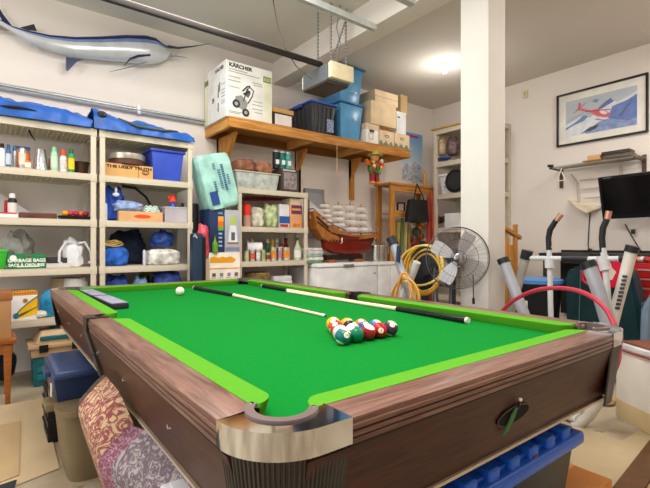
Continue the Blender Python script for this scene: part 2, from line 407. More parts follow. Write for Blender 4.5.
for k, (cx, cy) in enumerate(ps):
    s = -1 if k == 0 else 1; X0 = TX0 if k == 0 else TX1
    b = MB()
    hole = arc(cx+s*.01, cy, PR-.015, 90 if k == 0 else -90, 270 if k == 0 else 90, 20)
    outr = [(X0+s*.008, cy-.045 if k == 0 else cy+.045), (X0+s*.008, cy+.045 if k == 0 else cy-.06)]
    b.prism(up(hole+outr, TZ-.05), (0, 0, .054), mat('2a2622', .4, .3)); part('side_casting', b, None, table, 'dark side pocket casting')
    b = MB(); b.prism([(X0+s*.008, cy-.04, TZ-.05), (X0-s*.05, cy-.04, AB-.01), (X0-s*.07, cy-.04, AB-.01), (X0-s*.03, cy-.04, TZ-.05)], (0, .08, 0), rib); part('ribbed_skirt', b, rib, table)
    b = MB(); b.lathe((cx+s*.01, cy, 0), [(.001, CLZ-.12), (PR-.004, CLZ-.12), (PR-.002, CLZ-.005), (PR-.006, CLZ-.005), (PR-.008, CLZ-.11), (.001, CLZ-.11)], mat('151515', .8)); part('pocket_cup', b, mat('151515', .8), table)
# emblem on the short apron
em = P(515, 418, Y=.64)
xe = (TX0+TX1)/2; ze = .665; ye = TY0+i_+.06*(AT-ze)/(AT-AB)
b = MB(); sl = Vector((0, .06, -(AT-AB))).normalized(); upv = -sl; nrm = Vector((0, -(AT-AB), -.06)).normalized()
def em3(u, v, n=0): return Vector((xe, ye, ze))+Vector((1, 0, 0))*u+upv*v+nrm*n
b.prism([em3(.075*math.cos(a), .028*math.sin(a), .0005) for a in [2*PI*i/32 for i in range(32)]], nrm*.004, mat('0c0807', .8))
b.tube([em3(.075*math.cos(a), .028*math.sin(a), .005) for a in [2*PI*i/32 for i in range(32)]], .0014, mat('5a4c46', .5), 6, closed=True)
e2 = part('emblem', b, None, apF, 'dark oval maker emblem with figure')
b = MB(); g_ = mat('4a7040', .5)
b.tube([em3(-.03, -.05, .008), em3(-.022, -.02, .010), em3(-.016, .01, .010), em3(-.012, .028, .010)], [.004, .006, .006, .003], g_, 8)
b.tube([em3(-.014, -.045, .008), em3(-.016, -.01, .010)], [.003, .004], g_, 8); b.tube([em3(-.014, .02, .01), em3(-.002, .03, .01), em3(-.004, .045, .01)], .0035, mat('2b2a26', .5), 6)
b.blob(em3(-.004, .05, .01), (.005, .005, .005), mat('d8c8b0', .4), 0, sub=2, flat=False)
part('emblem_figure', b, None, e2, 'small green figure')
# pedestal legs and stretcher
for (lx, ly) in ((.86, 1.55), (1.45, 1.55), (.80, 3.0), (1.45, 3.0)):
    b = MB(); b.frus(lx, ly, .0, AB+.05, .12, .14, .17, .2, apron_y, .01); b.box(lx-.09, lx+.09, ly-.1, ly+.1, 0, .03, blackm, .005); part('leg', b, None, table)
b = MB(); b.box(TX0+.12, TX1-.12, TY0+.14, TY1-.14, AB+.04, CLZ-.1, apron_y); part('frame', b, apron_y, table)
# ================================================================ RESIN SHELVING ALONG THE BACK WALL
LV = [2.08, 1.70, 1.313, .915, .515, .12]
SY0, SY1 = 4.10, 4.56
def shelving(x0, x1, y0, y1, levels, label, over=0, m=resin, board=.055, axis='x', group=None):
    t = thing('shelving_unit', label, 'shelf', ((x0+x1)/2, (y0+y1)/2, 0), group)
    for z in levels:
        b = MB()
        b.box(x0, x1, y0, y1, z-.006, z)
        rim = board
        b.box(x0, x1, y0, y0+.014, z-rim, z-.003, bev=.002); b.box(x0, x1, y1-.014, y1, z-rim, z-.003)
        b.box(x0, x0+.014, y0, y1, z-rim, z-.003); b.box(x1-.014, x1, y0, y1, z-rim, z-.003)
        n = int((x1-x0)/.035)
        for i in range(1, n): xx = x0+(x1-x0)*i/n; b.box(xx-.003, xx+.003, y0+.01, y1-.01, z-rim*.75, z-.004)
        for i in range(1, 8): yy = y0+(y1-y0)*i/8; b.box(x0+.01, x1-.01, yy-.003, yy+.003, z-rim*.75, z-.004)
        for (px, py) in ((x0, y0), (x1, y0), (x0, y1), (x1, y1)):
            b.box(px-(.004 if px == x0 else .045), px+(.045 if px == x0 else .004), py-(.004 if py == y0 else .045), py+(.026 if py == y0 else .004), z-rim-.008, z+.004, bev=.003)
        part('shelf_board', b, m, t, smooth=.4)
    top = max(levels)+over
    for (px, py) in ((x0+.022, y0+.012), (x1-.022, y0+.012), (x0+.022, y1-.02), (x1-.022, y1-.02)):
        b = MB(); b.box(px-.021, px+.021, py-.013, py+.013, 0, top, bev=.006); part('post', b, m, t)
    return t
shelving(-.13, .70, SY0, SY1, LV[:5], 'beige plastic shelving unit at the far left holding spray cans and bottles')
shelving(.725, 1.53, SY0, SY1, LV, 'beige plastic shelving unit holding the blue bin and blue cloth bags')
LV3 = [1.695, 1.292, .925, .53, .12]
shelving(2.01, 2.885, SY0, SY1, LV3, 'beige plastic shelving unit under the wooden platform, full of cans and food jars')
def xr(x0, x1, Y): return P(x0, 244, Y=Y).x, P(x1, 244, Y=Y).x
def zt(x, y, Y): return P(x, y, Y=Y).z
def boxat(x0, x1, yt, z0, Y, dep, m=None, bev=.004, name='box', label='', cat='box', group=None):
    """a box whose front stands at depth Y; its left, right and top are read from the photograph"""
    a, c = xr(x0, x1, Y); h = zt((x0+x1)/2, yt, Y)
    b = MB(); b.box(a, c, Y, Y+dep, z0, h, m, bev=bev)
    return b, (a, c, h)
def fromtop(px, Y): return P(px, 244, Y=Y).x
# ---- small bottles / cans
def can(px0, px1, yt, z0, Y, body, cap=None, name='spray_can', label='', cat='can', group=None, neck=.35, capfrac=.18, band=None, shoulder=True):
    a, c = xr(px0, px1, Y); x = (a+c)/2; u_ = ((px0+px1)/2-325)/F; r = max((.43 if shoulder else .5)*(px1-px0)/F*Y/(sn-cs*u_), .012); h = zt((px0+px1)/2, yt, Y)-z0
    t = thing(name, label, cat, (x, Y+r, z0), group)
    hb = h*(1-capfrac) if cap else h
    prof = [(.001, 0), (r*.95, 0), (r, .004), (r, hb-.02*(h/.2)), (r*.93 if not shoulder else r*.75, hb-.004), (r*.6, hb), (.001, hb)] if shoulder else [(.001, 0), (r, 0), (r, hb), (.001, hb)]
    b = MB(); b.lathe((x, Y+r, z0), prof, body, 20); part('body', b, None, t)
    if band:
        b = MB(); b.lathe((x, Y+r, z0), [(r+.0008, hb*.2), (r+.0008, hb*.75)], band, 20); part('label_band', b, None, t)
    if cap:
        rc = r*(.7 if shoulder else .98)*(1 if capfrac > .1 else .8)
        b = MB(); b.lathe((x, Y+r, z0), [(.001, hb-.003), (rc, hb-.003), (rc, h*.97), (rc*.7, h), (.001, h)], cap, 16); part('cap', b, None, t)
    return t
Z1, Z2, Z3, Z4, Z5 = LV[1]+.001, LV[2]+.001, LV[3]+.001, LV[4]+.001, LV[0]+.001
ZT = LV[0]+.001
def C(h, **k): return mat(h, k.pop('rough', .4), **k)
# --- unit 1, second level
can(-1, 5, 143, Z1, 4.2, C('e8e8ea'), C('222222'), 'spray_bottle', 'white bottle with black cap at the left frame edge of the top can shelf', 'bottle')
can(6, 11, 144, Z1, 4.2, C('3f6ea8'), C('2a4f86'), 'spray_can', 'blue can with dark blue cap left of the orange snack bag', 'can', band=C('c8d4e4'))
can(12, 17, 146, Z1, 4.24, C('c0c4ca', metal=.6), C('3a78b0'), 'spray_can', 'silver can with light blue cap between blue can and orange bag', 'can')
b = MB(); x0, x1 = xr(14, 31, 4.24)
t = thing('snack_bag', 'orange and blue foil bag standing behind the silver cups', 'bag', ((x0+x1)/2, 4.3, Z1))
b.blob(((x0+x1)/2, 4.32, Z1+.085), ((x1-x0)/2, .03, .10), C('d9762e', var=.3, scale=20), .1, 2, 3, pw=.6); part('bag_body', b, None, t)
b = MB(); b.box(x0, x1, 4.315, 4.325, Z1+.17, Z1+.205, C('2d5f9c'), .002); part('seal_strip', b, None, t)
for i, (p0, p1, yt) in enumerate(((19, 26, 147), (24, 31, 160))):
    can(p0, p1, yt, Z1, 4.15, C('b9bcc0', metal=.7, rough=.3) if i == 0 else C('e0824a', var=.3, scale=30), None, 'tin_can', ['tall silver tin in front of the orange bag', 'short tin with orange label beside the metal cone'][i], 'can', band=C('e8d8c8') if i == 0 else C('f0e6d8'))
a, c = xr(35, 48, 4.16); x = (a+c)/2
b = MB(); b.lathe((x, 4.23, Z1), [(.001, 0), (.058, 0), (.060, .005), (.055, .02), (.034, .175), (.036, .18), (.030, .18), (.001, .17)], C('c6c8cc', metal=.9, rough=.25)); single('metal_cone_cup', b, None, 'upturned tapering galvanised metal cup on the top can shelf', 'cup')
can(51, 58, 146.5, Z1, 4.16, C('a9d6b4'), C('8fc8a0'), 'spray_can', 'pale green can with green dome cap', 'can', band=C('c8e4cc'))
can(48.5, 52, 158, Z1, 4.25, C('e08868'), None, 'small_jar', 'small salmon coloured jar peeking between cone cup and green can', 'jar')
can(60, 67, 149.5, Z1, 4.16, C('e8e4e2'), C('e2582c'), 'spray_can', 'white can with bright orange cap', 'can', capfrac=.25, band=C('d8c8c8', var=.3, scale=40))
can(68, 75, 148.5, Z1, 4.17, C('3c9a54'), C('2c6a48'), 'spray_can', 'green and yellow can beside the dark brown pot', 'can', band=C('e8d030'))
a, c = xr(75.5, 89.5, 4.2)
b = MB(); b.lathe(((a+c)/2, 4.27, Z1), [(.001, 0), (.046, 0), (.06, .10), (.066, .105), (.066, .115), (.058, .115), (.05, .02), (.001, .02)], C('4a3828', metal=.4)); single('metal_pot', b, None, 'dark brown bronze pot at the right end of the can shelf', 'pot')
# black hook hanging under top board
b = MB(); p = P(29, 131, Y=4.3); b.tube([p+Vector((0, 0, .03)), p, p+Vector((.02, 0, -.04)), p+Vector((.045, 0, -.075))], [.006, .007, .007, .002], blackm); single('hook', b, None, 'black curved hook hanging under the uppermost board', 'hook')
# --- unit 1, third level (cloth, bottle, brown strips, tray with fruit)
can(8, 17, 193, Z2, 4.18, C('2a2422'), C('e8e4e0'), 'glue_bottle', 'black bottle with white label standing at the left of the third shelf', 'bottle', band=C('e0dcd8'))
can(4, 9, 200, Z2, 4.26, C('b42828'), None, 'red_bottle', 'small red bottle left of the black bottle', 'bottle')
b = MB(); a, c = xr(-3, 18, 4.12); b.box(a, c, 4.13, 4.3, Z2, Z2+.028, C('dcdcdc'), .003); b.box(a+.01, c-.01, 4.14, 4.29, Z2+.028, Z2+.04, C('b8322c'), .002); single('book', b, None, 'thin white and red book lying flat under the black bottle', 'book')
a, c = xr(19, 57, 4.14)
for k in range(3):
    b = MB(); b.box(a+.01*k, c-.03*k, 4.14+.05*k, 4.18+.05*k, Z2, Z2+.045-.008*k, C(['5e3a30', '4c2f28', '6a463a'][k], var=.3, scale=20), .006)
    single('wood_strip', b, None, ['reddish brown carved wood strip at the front of the third shelf', 'dark brown wood strip lying second from the shelf edge', 'thin brown wood strip at the back of the strips'][k], 'wood strip', None)
a, c = xr(59, 92, 4.13)
t = thing('tray', 'black scalloped tray holding toy fruit', 'tray', ((a+c)/2, 4.2, Z2))
b = MB(); b.frus((a+c)/2, 4.2, Z2, Z2+.03, c-a-.03, .1, c-a, .13, C('1d1818')); part('tray_body', b, None, t)
for i in range(6):
    pass
cc = ['e8a020', 'c83448', 'b02840', 'd86048', '9a2038']; nm = ['orange', 'red', 'crimson', 'coral', 'dark red']
for i in range(5):
    xx = a+.05+(c-a-.08)*i/4.2; b = MB(); b.blob((xx, 4.19+.012*(i % 2), Z2+.03+.022), (.026, .026, .024), C(cc[i]), .04, 2, i, sub=2, flat=False)
    single('toy_fruit', b, None, '%s ball shaped fruit lying in the black tray' % nm[i], 'fruit', None)
# white cloth / plastic sheet slanted behind level 3 left
b = MB(); 
def sl_(u, v): x = -.1+.42*u; return (x, 4.5-.02*math.sin(u*7), Z2+.005+(.32-.30*u)*v)
b.grid(sl_, 12, 8, C('d8d8da', var=.05), .006); single('plastic_sheet', b, None, 'pale sheet leaning diagonally behind the black bottle', 'sheet')
# --- unit 1, fourth level: green bin, clear bag, garbage bag box, flat box, white bag
b, (a, c, h) = boxat(-6, 5, 249, Z3, 4.15, .25); b = MB(); b.frus((a+c)/2, 4.28, Z3, h-.02, .07, .16, .1, .22, C('3fb83a'), .004); b.box((a+c)/2-.055, (a+c)/2+.055, 4.165, 4.395, h-.022, h-.006, C('48c040'), .003); single('green_tub', b, None, 'bright green plastic tub at the left frame edge of the fourth shelf', 'tub')
b = MB(); a, c = xr(-4, 34, 4.3); b.blob(((a+c)/2+.02, 4.40, Z3+.15), ((c-a)/2*.85, .10, .16), C('b4b4b0', var=.2, scale=14, bump=.6, alpha=.75, rough=.25), .3, 2.5, 5); single('clear_plastic_bag', b, None, 'crumpled clear plastic bag behind the green garbage bag box', 'bag')
b, (a, c, h) = boxat(7.5, 45.5, 254, Z3, 4.13, .12, C('1f7a48'))
t = thing('garbage_bag_box', 'dark green box of garbage bags with white lettering', 'box', ((a+c)/2, 4.19, Z3)); part('carton', b, None, t)
b = MB(); b.text('GARBAGE BAGS', .036, ((a+c)/2, 4.128, h-.062), (1, 0, 0), (0, 0, 1), white, 'CENTER', sx=.95, bold=.0012); b.text('SACS À ORDURES', .03, ((a+c)/2, 4.128, h-.096), (1, 0, 0), (0, 0, 1), white, 'CENTER', sx=.98, bold=.001)
b.box(a+.12, c-.1, 4.1285, 4.13, h-.022, h-.012, C('a03030')); b.box(a+.06, c-.04, 4.1285, 4.13, Z3+.014, Z3+.02, white); b.cyl((a+.035, 4.1285, h-.03), (a+.035, 4.13, h-.03), .022, .022, white, 20)
part('lettering', b, None, t, 'white printed lettering')
b = MB(); a, c = xr(46, 71, 4.14); b.box(a, c, 4.14, 4.34, Z3, Z3+.035, C('c8c4bc'), .003); b.box(a+.02, c-.02, 4.2, 4.4, Z3+.035, Z3+.08, C('3a3a40'), .003); single('flat_box', b, None, 'flat grey and black box lying beside the white cloth bag', 'box')
a, c = xr(61, 90, 4.18); x = (a+c)/2
t = thing('cloth_bag', 'white cloth carrier bag with two handles', 'bag', (x, 4.25, Z3))
b = MB(); b.blob((x-.01, 4.26, Z3+.106), ((c-a)*.36, .07, .13), C('e6e6ea', var=.08, scale=10, bump=.5), .25, 2, 9, pw=.75); part('bag_body', b, None, t)
for s in (-1, 1):
    b = MB(); b.tube([(x+s*.02, 4.2, Z3+.2), (x+s*.07, 4.19, Z3+.21), (x+s*.115, 4.19, Z3+.13), (x+s*.12, 4.19, Z3+.05), (x+s*.1, 4.195, Z3+.03)], .011, C('dcdce0'), 8); part('handle', b, None, t)
# --- unit 1, fifth level
a, c = xr(3, 38, 4.13); h = Z4+.19
a, c = P(5, 300, Y=4.13).x, P(37.5, 300, Y=4.13).x
t = thing('cereal_box', 'white carton with yellow and green leaf shapes on the lowest visible shelf', 'box', ((a+c)/2, 4.25, Z4))
b = MB(); b.box(a, c, 4.14, 4.42, Z4, h, C('e8e6e4'), .003); part('carton', b, None, t)
b = MB(); yy = 4.137
W_ = c-a
for s, (o, ww) in enumerate(((0, .05), (.06, .04))):
    pts = []
    for i in range(13): u = i/12; pts.append((a+W_*(.3+.7*u), yy, Z4+.02+.0+o*.0+ (.15-s*.075)*u**.7+.0))
    for i in range(12, -1, -1): u = i/12; pts.append((a+W_*(.3+.7*u), yy, Z4+.012+(.085-s*.055)*u**1.2))
    b.prism(pts, (0, .002, 0), C('f0b818'))
b.tube([(a+W_*(.3+.7*i/12), yy, Z4+.024+.155*(i/12)**.7) for i in range(13)], .004, C('2c6a5a'), 6); b.tube([(a+W_*(.3+.7*i/12), yy, Z4+.016+.082*(i/12)**.95) for i in range(13)], .004, C('2c6a5a'), 6)
b.cyl((a+W_*.62, yy-.001, Z4+.15), (a+W_*.62, yy+.002, Z4+.15), .016, .016, C('b06a34'), 16); b.cyl((a+W_*.34, yy-.001, Z4+.035), (a+W_*.34, yy+.002, Z4+.035), .022, .022, C('3a7a94'), 16)
part('printed_shapes', b, None, t)
b = MB(); a2, c2 = a-.03, c+.0
for k in range(7): b.cyl((a2, 4.17+.03*k, h+.022), (c2-.02*(k % 3), 4.17+.03*k, h+.02+.004*(k % 2)), .011, .011, C(['d86a28', 'e8b838', 'c8501e', 'b8d060', 'e8a040', 'd0482a', 'e8c870'][k]), 8)
b.box(a2, c2, 4.15, 4.4, h+.001, h+.012, C('d4822c', var=.3, scale=30)); 
for k in range(14): b.box(a2+.01+(c2-a2)*k/14, a2+.018+(c2-a2)*k/14, 4.145, 4.152, h+.001, h+.03, C('e0a030'))
single('basket', b, None, 'orange woven tray of bright sticks on top of the leaf printed carton', 'tray')
b = MB(); x = P(49, 300, Y=4.2).x; b.blob((x, 4.2, Z4+.1), (.06, .06, .12), C('2c8ab8', var=.4, scale=12, bump=.5), .3, 2, 13); single('plastic_bag', b, None, 'turquoise plastic bag beside the pool table corner on the shelf', 'bag')
b = MB(); x = P(40, 300, Y=4.2).x; b.blob((x, 4.17, Z4+.03), (.05, .04, .03), C('d8d4c8', var=.2, scale=20), .25, 3, 15); single('rag', b, None, 'small pale rag between the carton and the turquoise bag', 'rag')
t = thing('white_basin', 'beige and white basins stacked one in another at the right of the fifth shelf', 'basin', (.55, 4.3, Z4)); x = P(72, 270, Y=4.25).x
for k, (rr, hh, cc_) in enumerate(((.12, .27, 'b09a74'), (.10, .25, 'e8e6e2'))):
    b = MB(); b.lathe((x-.04+.07*k, 4.36-.09*k, Z4+.002), [(.001, 0.0), (rr*.9, 0), (rr, .2), (rr*.85, .3), (rr*.4, hh), (.001, hh)], C(cc_), 28); part('basin', b, None, t)
# --- unit 2, second level: box "THE UGLY TRUTH", tin, blue bin
a, c = xr(103.5, 153, 4.13); h = zt(128, 162.5, 4.13)
a, c = P(103.5, 170, Y=4.13).x, P(153, 170, Y=4.13).x
h = P(128, 164.5, Y=4.13).z
t = thing('cardboard_box', 'low cardboard box reading THE UGLY TRUTH', 'box', ((a+c)/2, 4.2, Z1))
b = MB(); b.box(a, c, 4.13, 4.36, Z1, h, C('d6a468', rough=.8), .003); part('carton', b, None, t)
b = MB(); b.text('THE UGLY TRUTH', .034, (a+.022, 4.1285, h-.038), (1, 0, 0), (0, 0, 1), C('241810'), sx=1.36, bold=.0012); b.box(c-.13, c-.125, 4.1285, 4.131, Z1, h, C('8a6238'))
b.tube([(c-.065+.03*math.cos(k*.6), 4.129, (Z1+h)/2+.022*math.sin(k*.6)) for k in range(11)], .003, C('4a3020'), 6, True); b.tube([(c-.065+.016*math.cos(k*.6), 4.129, (Z1+h)/2+.012*math.sin(k*.6)) for k in range(11)], .003, C('4a3020'), 6, True)
part('lettering', b, None, t, 'dark printed lettering')
x = P(127, 150, Y=4.24).x
t = thing('cake_tin', 'round silver tin with brown base on the low cardboard box', 'tin', (x, 4.25, h+.001))
b = MB(); b.lathe((x, 4.25, h+.001), [(.001, 0), (.145, 0), (.150, .006), (.150, .05), (.001, .05)], C('5a3a30'), 32); part('base', b, None, t, 'brown base')
b = MB(); b.lathe((x, 4.25, h+.051), [(.001, 0), (.155, 0), (.157, .006), (.157, .048), (.15, .055), (.001, .055)], C('c8c2b4', metal=.8, rough=.3), 32); part('lid', b, None, t, 'silver lid')
a, c = P(150, 170, Y=4.14).x, P(184, 170, Y=4.14).x
a += .015; t = thing('storage_bin', 'royal blue plastic bin on the upper shelf', 'bin', ((a+c)/2, 4.3, Z1)); hb = P(168, 152, Y=4.14).z
b = MB(); b.frus((a+c)/2, 4.31, Z1, hb, c-a-.05, .28, c-a, .34, C('3a55c4'), .012); part('bin_body', b, None, t)
b = MB(); b.box(a-.015, c+.015, 4.125, 4.495, hb-.006, hb+.018, C('3049b4'), .008); part('rim', b, None, t)
b = MB(); b.blob(((a+c)/2+.04, 4.34, hb+.037), (.10, .05, .02), C('b09a7a', var=.2), .3, 2, 17); single('folded_cloth', b, None, 'tan crumpled cloth lying on top of the royal blue bin', 'cloth')
# --- unit 2, third level
def clothbag(px0, px1, yt, z0, Y, dep, col, label, name='cloth_bundle', cat='cloth bundle', seed=0, amp=.28, pw=.8, bump=.5, rough=.8, yb=None):
    a, c = P(px0, 244, Y=Y).x, P(px1, 244, Y=Y).x; h = P((px0+px1)/2, yt, Y=Y).z-z0
    b = MB(); b.blob(((a+c)/2, Y+dep/2, z0+h*.45), ((c-a)/2*.88, dep/2, h*.53), C(col, var=.45, scale=16, bump=min(1, bump*2), rough=rough), amp, 2.2, seed, pw=pw, sub=4)
    return single(name, b, None, label, cat, smooth=1.2)
clothbag(101, 128, 186, Z2, 4.2, .2, '3050b0', 'dark blue bundle at the left of the spray bottle shelf', seed=21)
b = MB(); p = P(116, 190, Y=4.17); b.blob(p, (.012, .012, .028), C('e8e8e8'), .1, 2, 1, sub=2, flat=False); b.blob(p-Vector((0, 0, .04)), (.03, .015, .02), C('d8dce8'), .1, 2, 1, sub=2, flat=False); single('white_valve', b, None, 'small white valve lying on the dark blue bundle', 'valve')
clothbag(110, 146, 200, Z2+.085, 4.14, .16, '8fa4d0', 'pale blue folded cloth draped over the cardboard tray', seed=22, amp=.2)
b = MB(); pts = [P(x, y, Y=4.3) for x, y in ((122, 186), (135, 188), (146, 197), (152, 208), (150, 216))]; b.tube(pts, .012, blackm, 8); single('cable', b, None, 'thick black cable arching behind the pale blue cloth', 'cable')
a, c = P(119, 215, Y=4.125).x, P(163, 215, Y=4.125).x
t = thing('cardboard_tray', 'shallow cardboard tray with an orange red emblem', 'tray', ((a+c)/2, 4.2, Z2)); hh = P(140, 211.5, Y=4.125).z
b = MB(); b.box(a, c, 4.13, 4.4, Z2, hh, C('d8a878', rough=.8), .003); part('carton', b, None, t)
b = MB(); b.prism([((a+c)/2+.01+.075*math.cos(k*.5236), 4.128, (Z2+hh)/2+.018*math.sin(k*.5236)) for k in range(12)], (0, .002, 0), C('e05028')); part('emblem', b, None, t, 'orange red emblem')
b = MB(); b.blob(((a+c)/2-.01, 4.3, hh+.05), (.08, .06, .04), C('d8582c', var=.3), .3, 2, 18); single('rag', b, None, 'orange red rag in the cardboard tray', 'rag')
x = P(151, 205, Y=4.22).x
b = MB(); 
for k in range(5): b.tube([(x+(.075-.006*k)*math.cos(q*.4), 4.22+.045*math.sin(q*.4), hh+.012+.010*k+.008*math.sin(q*3)) for q in range(16)], .007, C('8fcabc' if k % 2 else 'e0ece8'), 6, True)
single('rope_coil', b, None, 'pale turquoise coil of rope in the cardboard tray', 'rope')
a, c = P(165, 210, Y=4.13).x, P(187, 210, Y=4.13).x; hh2 = P(176, 207, Y=4.13).z
t = thing('clear_bin', 'clear plastic bin at the right end holding bottles', 'bin', ((a+c)/2, 4.23, Z2))
b = MB(); g = C('d8d0d8', alpha=.55, rough=.15)
b.box(a, c, 4.13, 4.135, Z2, hh2, g); b.box(a, c, 4.33, 4.335, Z2, hh2, g); b.box(a, a+.005, 4.135, 4.33, Z2, hh2, g); b.box(c-.005, c, 4.135, 4.33, Z2, hh2, g); b.box(a, c, 4.13, 4.335, Z2, Z2+.005, g); b.box(a-.004, c+.004, 4.126, 4.34, hh2-.008, hh2, C('e8e4e8', alpha=.8), .002); part('bin_body', b, None, t)
x = (a+c)/2-.01
t = thing('spray_bottle', 'blue trigger spray bottle with red head in the clear bin', 'bottle', (x, 4.2, Z2+.006))
b = MB(); b.lathe((x, 4.2, Z2+.006), [(.001, 0), (.045, 0), (.048, .02), (.046, .1), (.03, .16), (.014, .19), (.001, .19)], C('2f50b0', rough=.2)); part('body', b, None, t)
b = MB(); b.lathe((x, 4.2, Z2+.19), [(.016, 0), (.034, .01), (.03, .04), (.012, .08), (.001, .09)], C('e8452c')); b.box(x-.05, x+.01, 4.19, 4.21, Z2+.23, Z2+.255, C('e8452c'), .004); part('spray_head', b, None, t)
can(181, 185.5, 203, Z2+.006, 4.2, C('7898b8'), C('222222'), 'small_bottle', 'small grey blue bottle with black cap in the clear bin', 'bottle')
can(170, 173, 207, Z2+.006, 4.16, C('d04058'), None, 'red_tube', 'pink red tube low in the clear bin', 'tube')
can(103, 108, 203, Z2, 4.16, C('c8d0e0'), None, 'white_bottle', 'pale bottle at the left edge under the dark blue bundle', 'bottle')
# --- unit 2, fourth level
clothbag(103, 132, 246, Z3, 4.15, .22, '2c62c0', 'bright blue folded tarpaulin on the fourth shelf', 'folded_tarpaulin', 'tarpaulin', 31, .15, .6)
b = MB()
for k in range(4): b.tube([(P(113, 240, Y=4.22).x+(.10-.01*k)*math.cos(q*.4)-.01, 4.24+.06*math.sin(q*.4), Z3+.185+.010*k+.012*math.sin(q*.9+k)) for q in range(16)], .006, C('c8a860'), 6, True)
single('rope_coil', b, None, 'tan rope coil on the bright blue tarpaulin', 'rope')
clothbag(110, 150, 230, Z3, 4.34, .2, '1c2438', 'black navy jacket heaped at the back of the fourth shelf', 'jacket', 'jacket', 32, .2)
clothbag(146, 184, 249, Z3, 4.14, .24, 'd4d2cc', 'off white folded canvas under the blue stuff sack', 'folded_canvas', 'canvas', 33, .12, .5)
a, c = P(151, 240, Y=4.2).x, P(176, 240, Y=4.2).x
b = MB(); b.blob(((a+c)/2, 4.26, Z3+.235), ((c-a)*.46, .09, .085), C('2c4c9c', var=.3, scale=10, bump=.6), .25, 2.5, 34, sub=4); single('stuff_sack', b, None, 'dark blue stuff sack lying on the off white canvas', 'sack', smooth=1.2)
can(143, 146.5, 250, Z3, 4.15, C('c8ccd4'), None, 'white_tube', 'slim white tube left of the off white canvas', 'tube')
# --- unit 2, fifth level
clothbag(103, 133, 276, Z4, 4.16, .24, '3c58b0', 'blue cloth bag at the left of the shelf just above the table rail', 'cloth_bag', 'bag', 41, .25)
clothbag(134, 153, 277, Z4, 4.15, .22, '8fb4dc', 'light blue bag between two darker blue bags', 'cloth_bag', 'bag', 42, .2)
clothbag(155, 186, 271, Z4, 4.15, .24, '4456a8', 'indigo folded bag at the right of the lowest visible shelf', 'cloth_bag', 'bag', 43, .15, .6)
clothbag(138, 152, 273, Z4+.0, 4.4, .12, '7a8a30', 'yellow green bag behind the light blue bag', 'cloth_bag', 'bag', 44, .25)
# --- blue covers on top of the units
def cover(x0, x1, hs, label, seed):
    global cov_f
    b = MB(); 
    def f(u, v):
        x = x0+(x1-x0)*u
        h = hs[min(int(u*(len(hs)-1)), len(hs)-2)]; h2 = hs[min(int(u*(len(hs)-1))+1, len(hs)-1)]; q = u*(len(hs)-1)-int(u*(len(hs)-1)) if u < 1 else 1
        H = h*(1-q)+h2*q
        a = PI*v
        n_ = .03*noise.noise(Vector((x*5, v*4, seed)))+.022*noise.noise(Vector((x*13, v*9, seed)))
        return (x+.02*noise.noise(Vector((x*6, v*3, seed+4))), 4.325-.265*math.cos(a)*(1-.15*v)+n_, ZT+.003+max(0, (H*1.25*math.sin(a)**.45+n_*(1.3 if 0.1 < v < .9 else 0))))
    cov_f = f
    b.grid(f, 60, 16, C('2a5fb4', var=.3, scale=7, bump=.6), 0)
    bmesh.ops.holes_fill(b.bm, edges=b.bm.edges[:], sides=0)
    return b
b = cover(-.3, .665, [.16, .15, .13, .13, .12, .09], '', 3)
t = thing('umbrella_cover', 'long royal blue canvas bag lying along the far left shelving top', 'canvas bag', (.2, 4.32, ZT)); part('canvas', b, None, t, smooth=1.2)
b = MB(); b.tube([Vector(cov_f(.36+.03*k, .05-.012*abs(k-4)/4))+Vector((0, -.004, 0)) for k in range(9)], [.002, .007, .010, .012, .012, .010, .008, .006, .002], C('2a2018'), 8); part('lining', b, None, t, 'dark brown gap')
b = cover(.675, 1.54, [.15, .14, .11, .12, .10, .09, .05], '', 9)
t = thing('umbrella_cover', 'crumpled royal blue canvas bag with grey strap lying on the second shelving top', 'canvas bag', (1.1, 4.32, ZT)); part('canvas', b, None, t, smooth=1.2)
b = MB(); b.tube([Vector(cov_f(u, v))+Vector((0, -.006, .004)) for u, v in ((.22, .16), (.30, .10), (.40, .055), (.52, .05), (.64, .06), (.72, .09), (.82, .13))], [.006, .010, .013, .013, .012, .010, .004], C('4a5450'), 8); part('strap', b, None, t, 'grey strap')
b = MB(); b.blob(Vector(cov_f(.07, .12)), (.035, .02, .03), C('20242c', var=.5, scale=40), .3, 3, 2, flat=False); part('buckle', b, None, t, 'dark buckle')
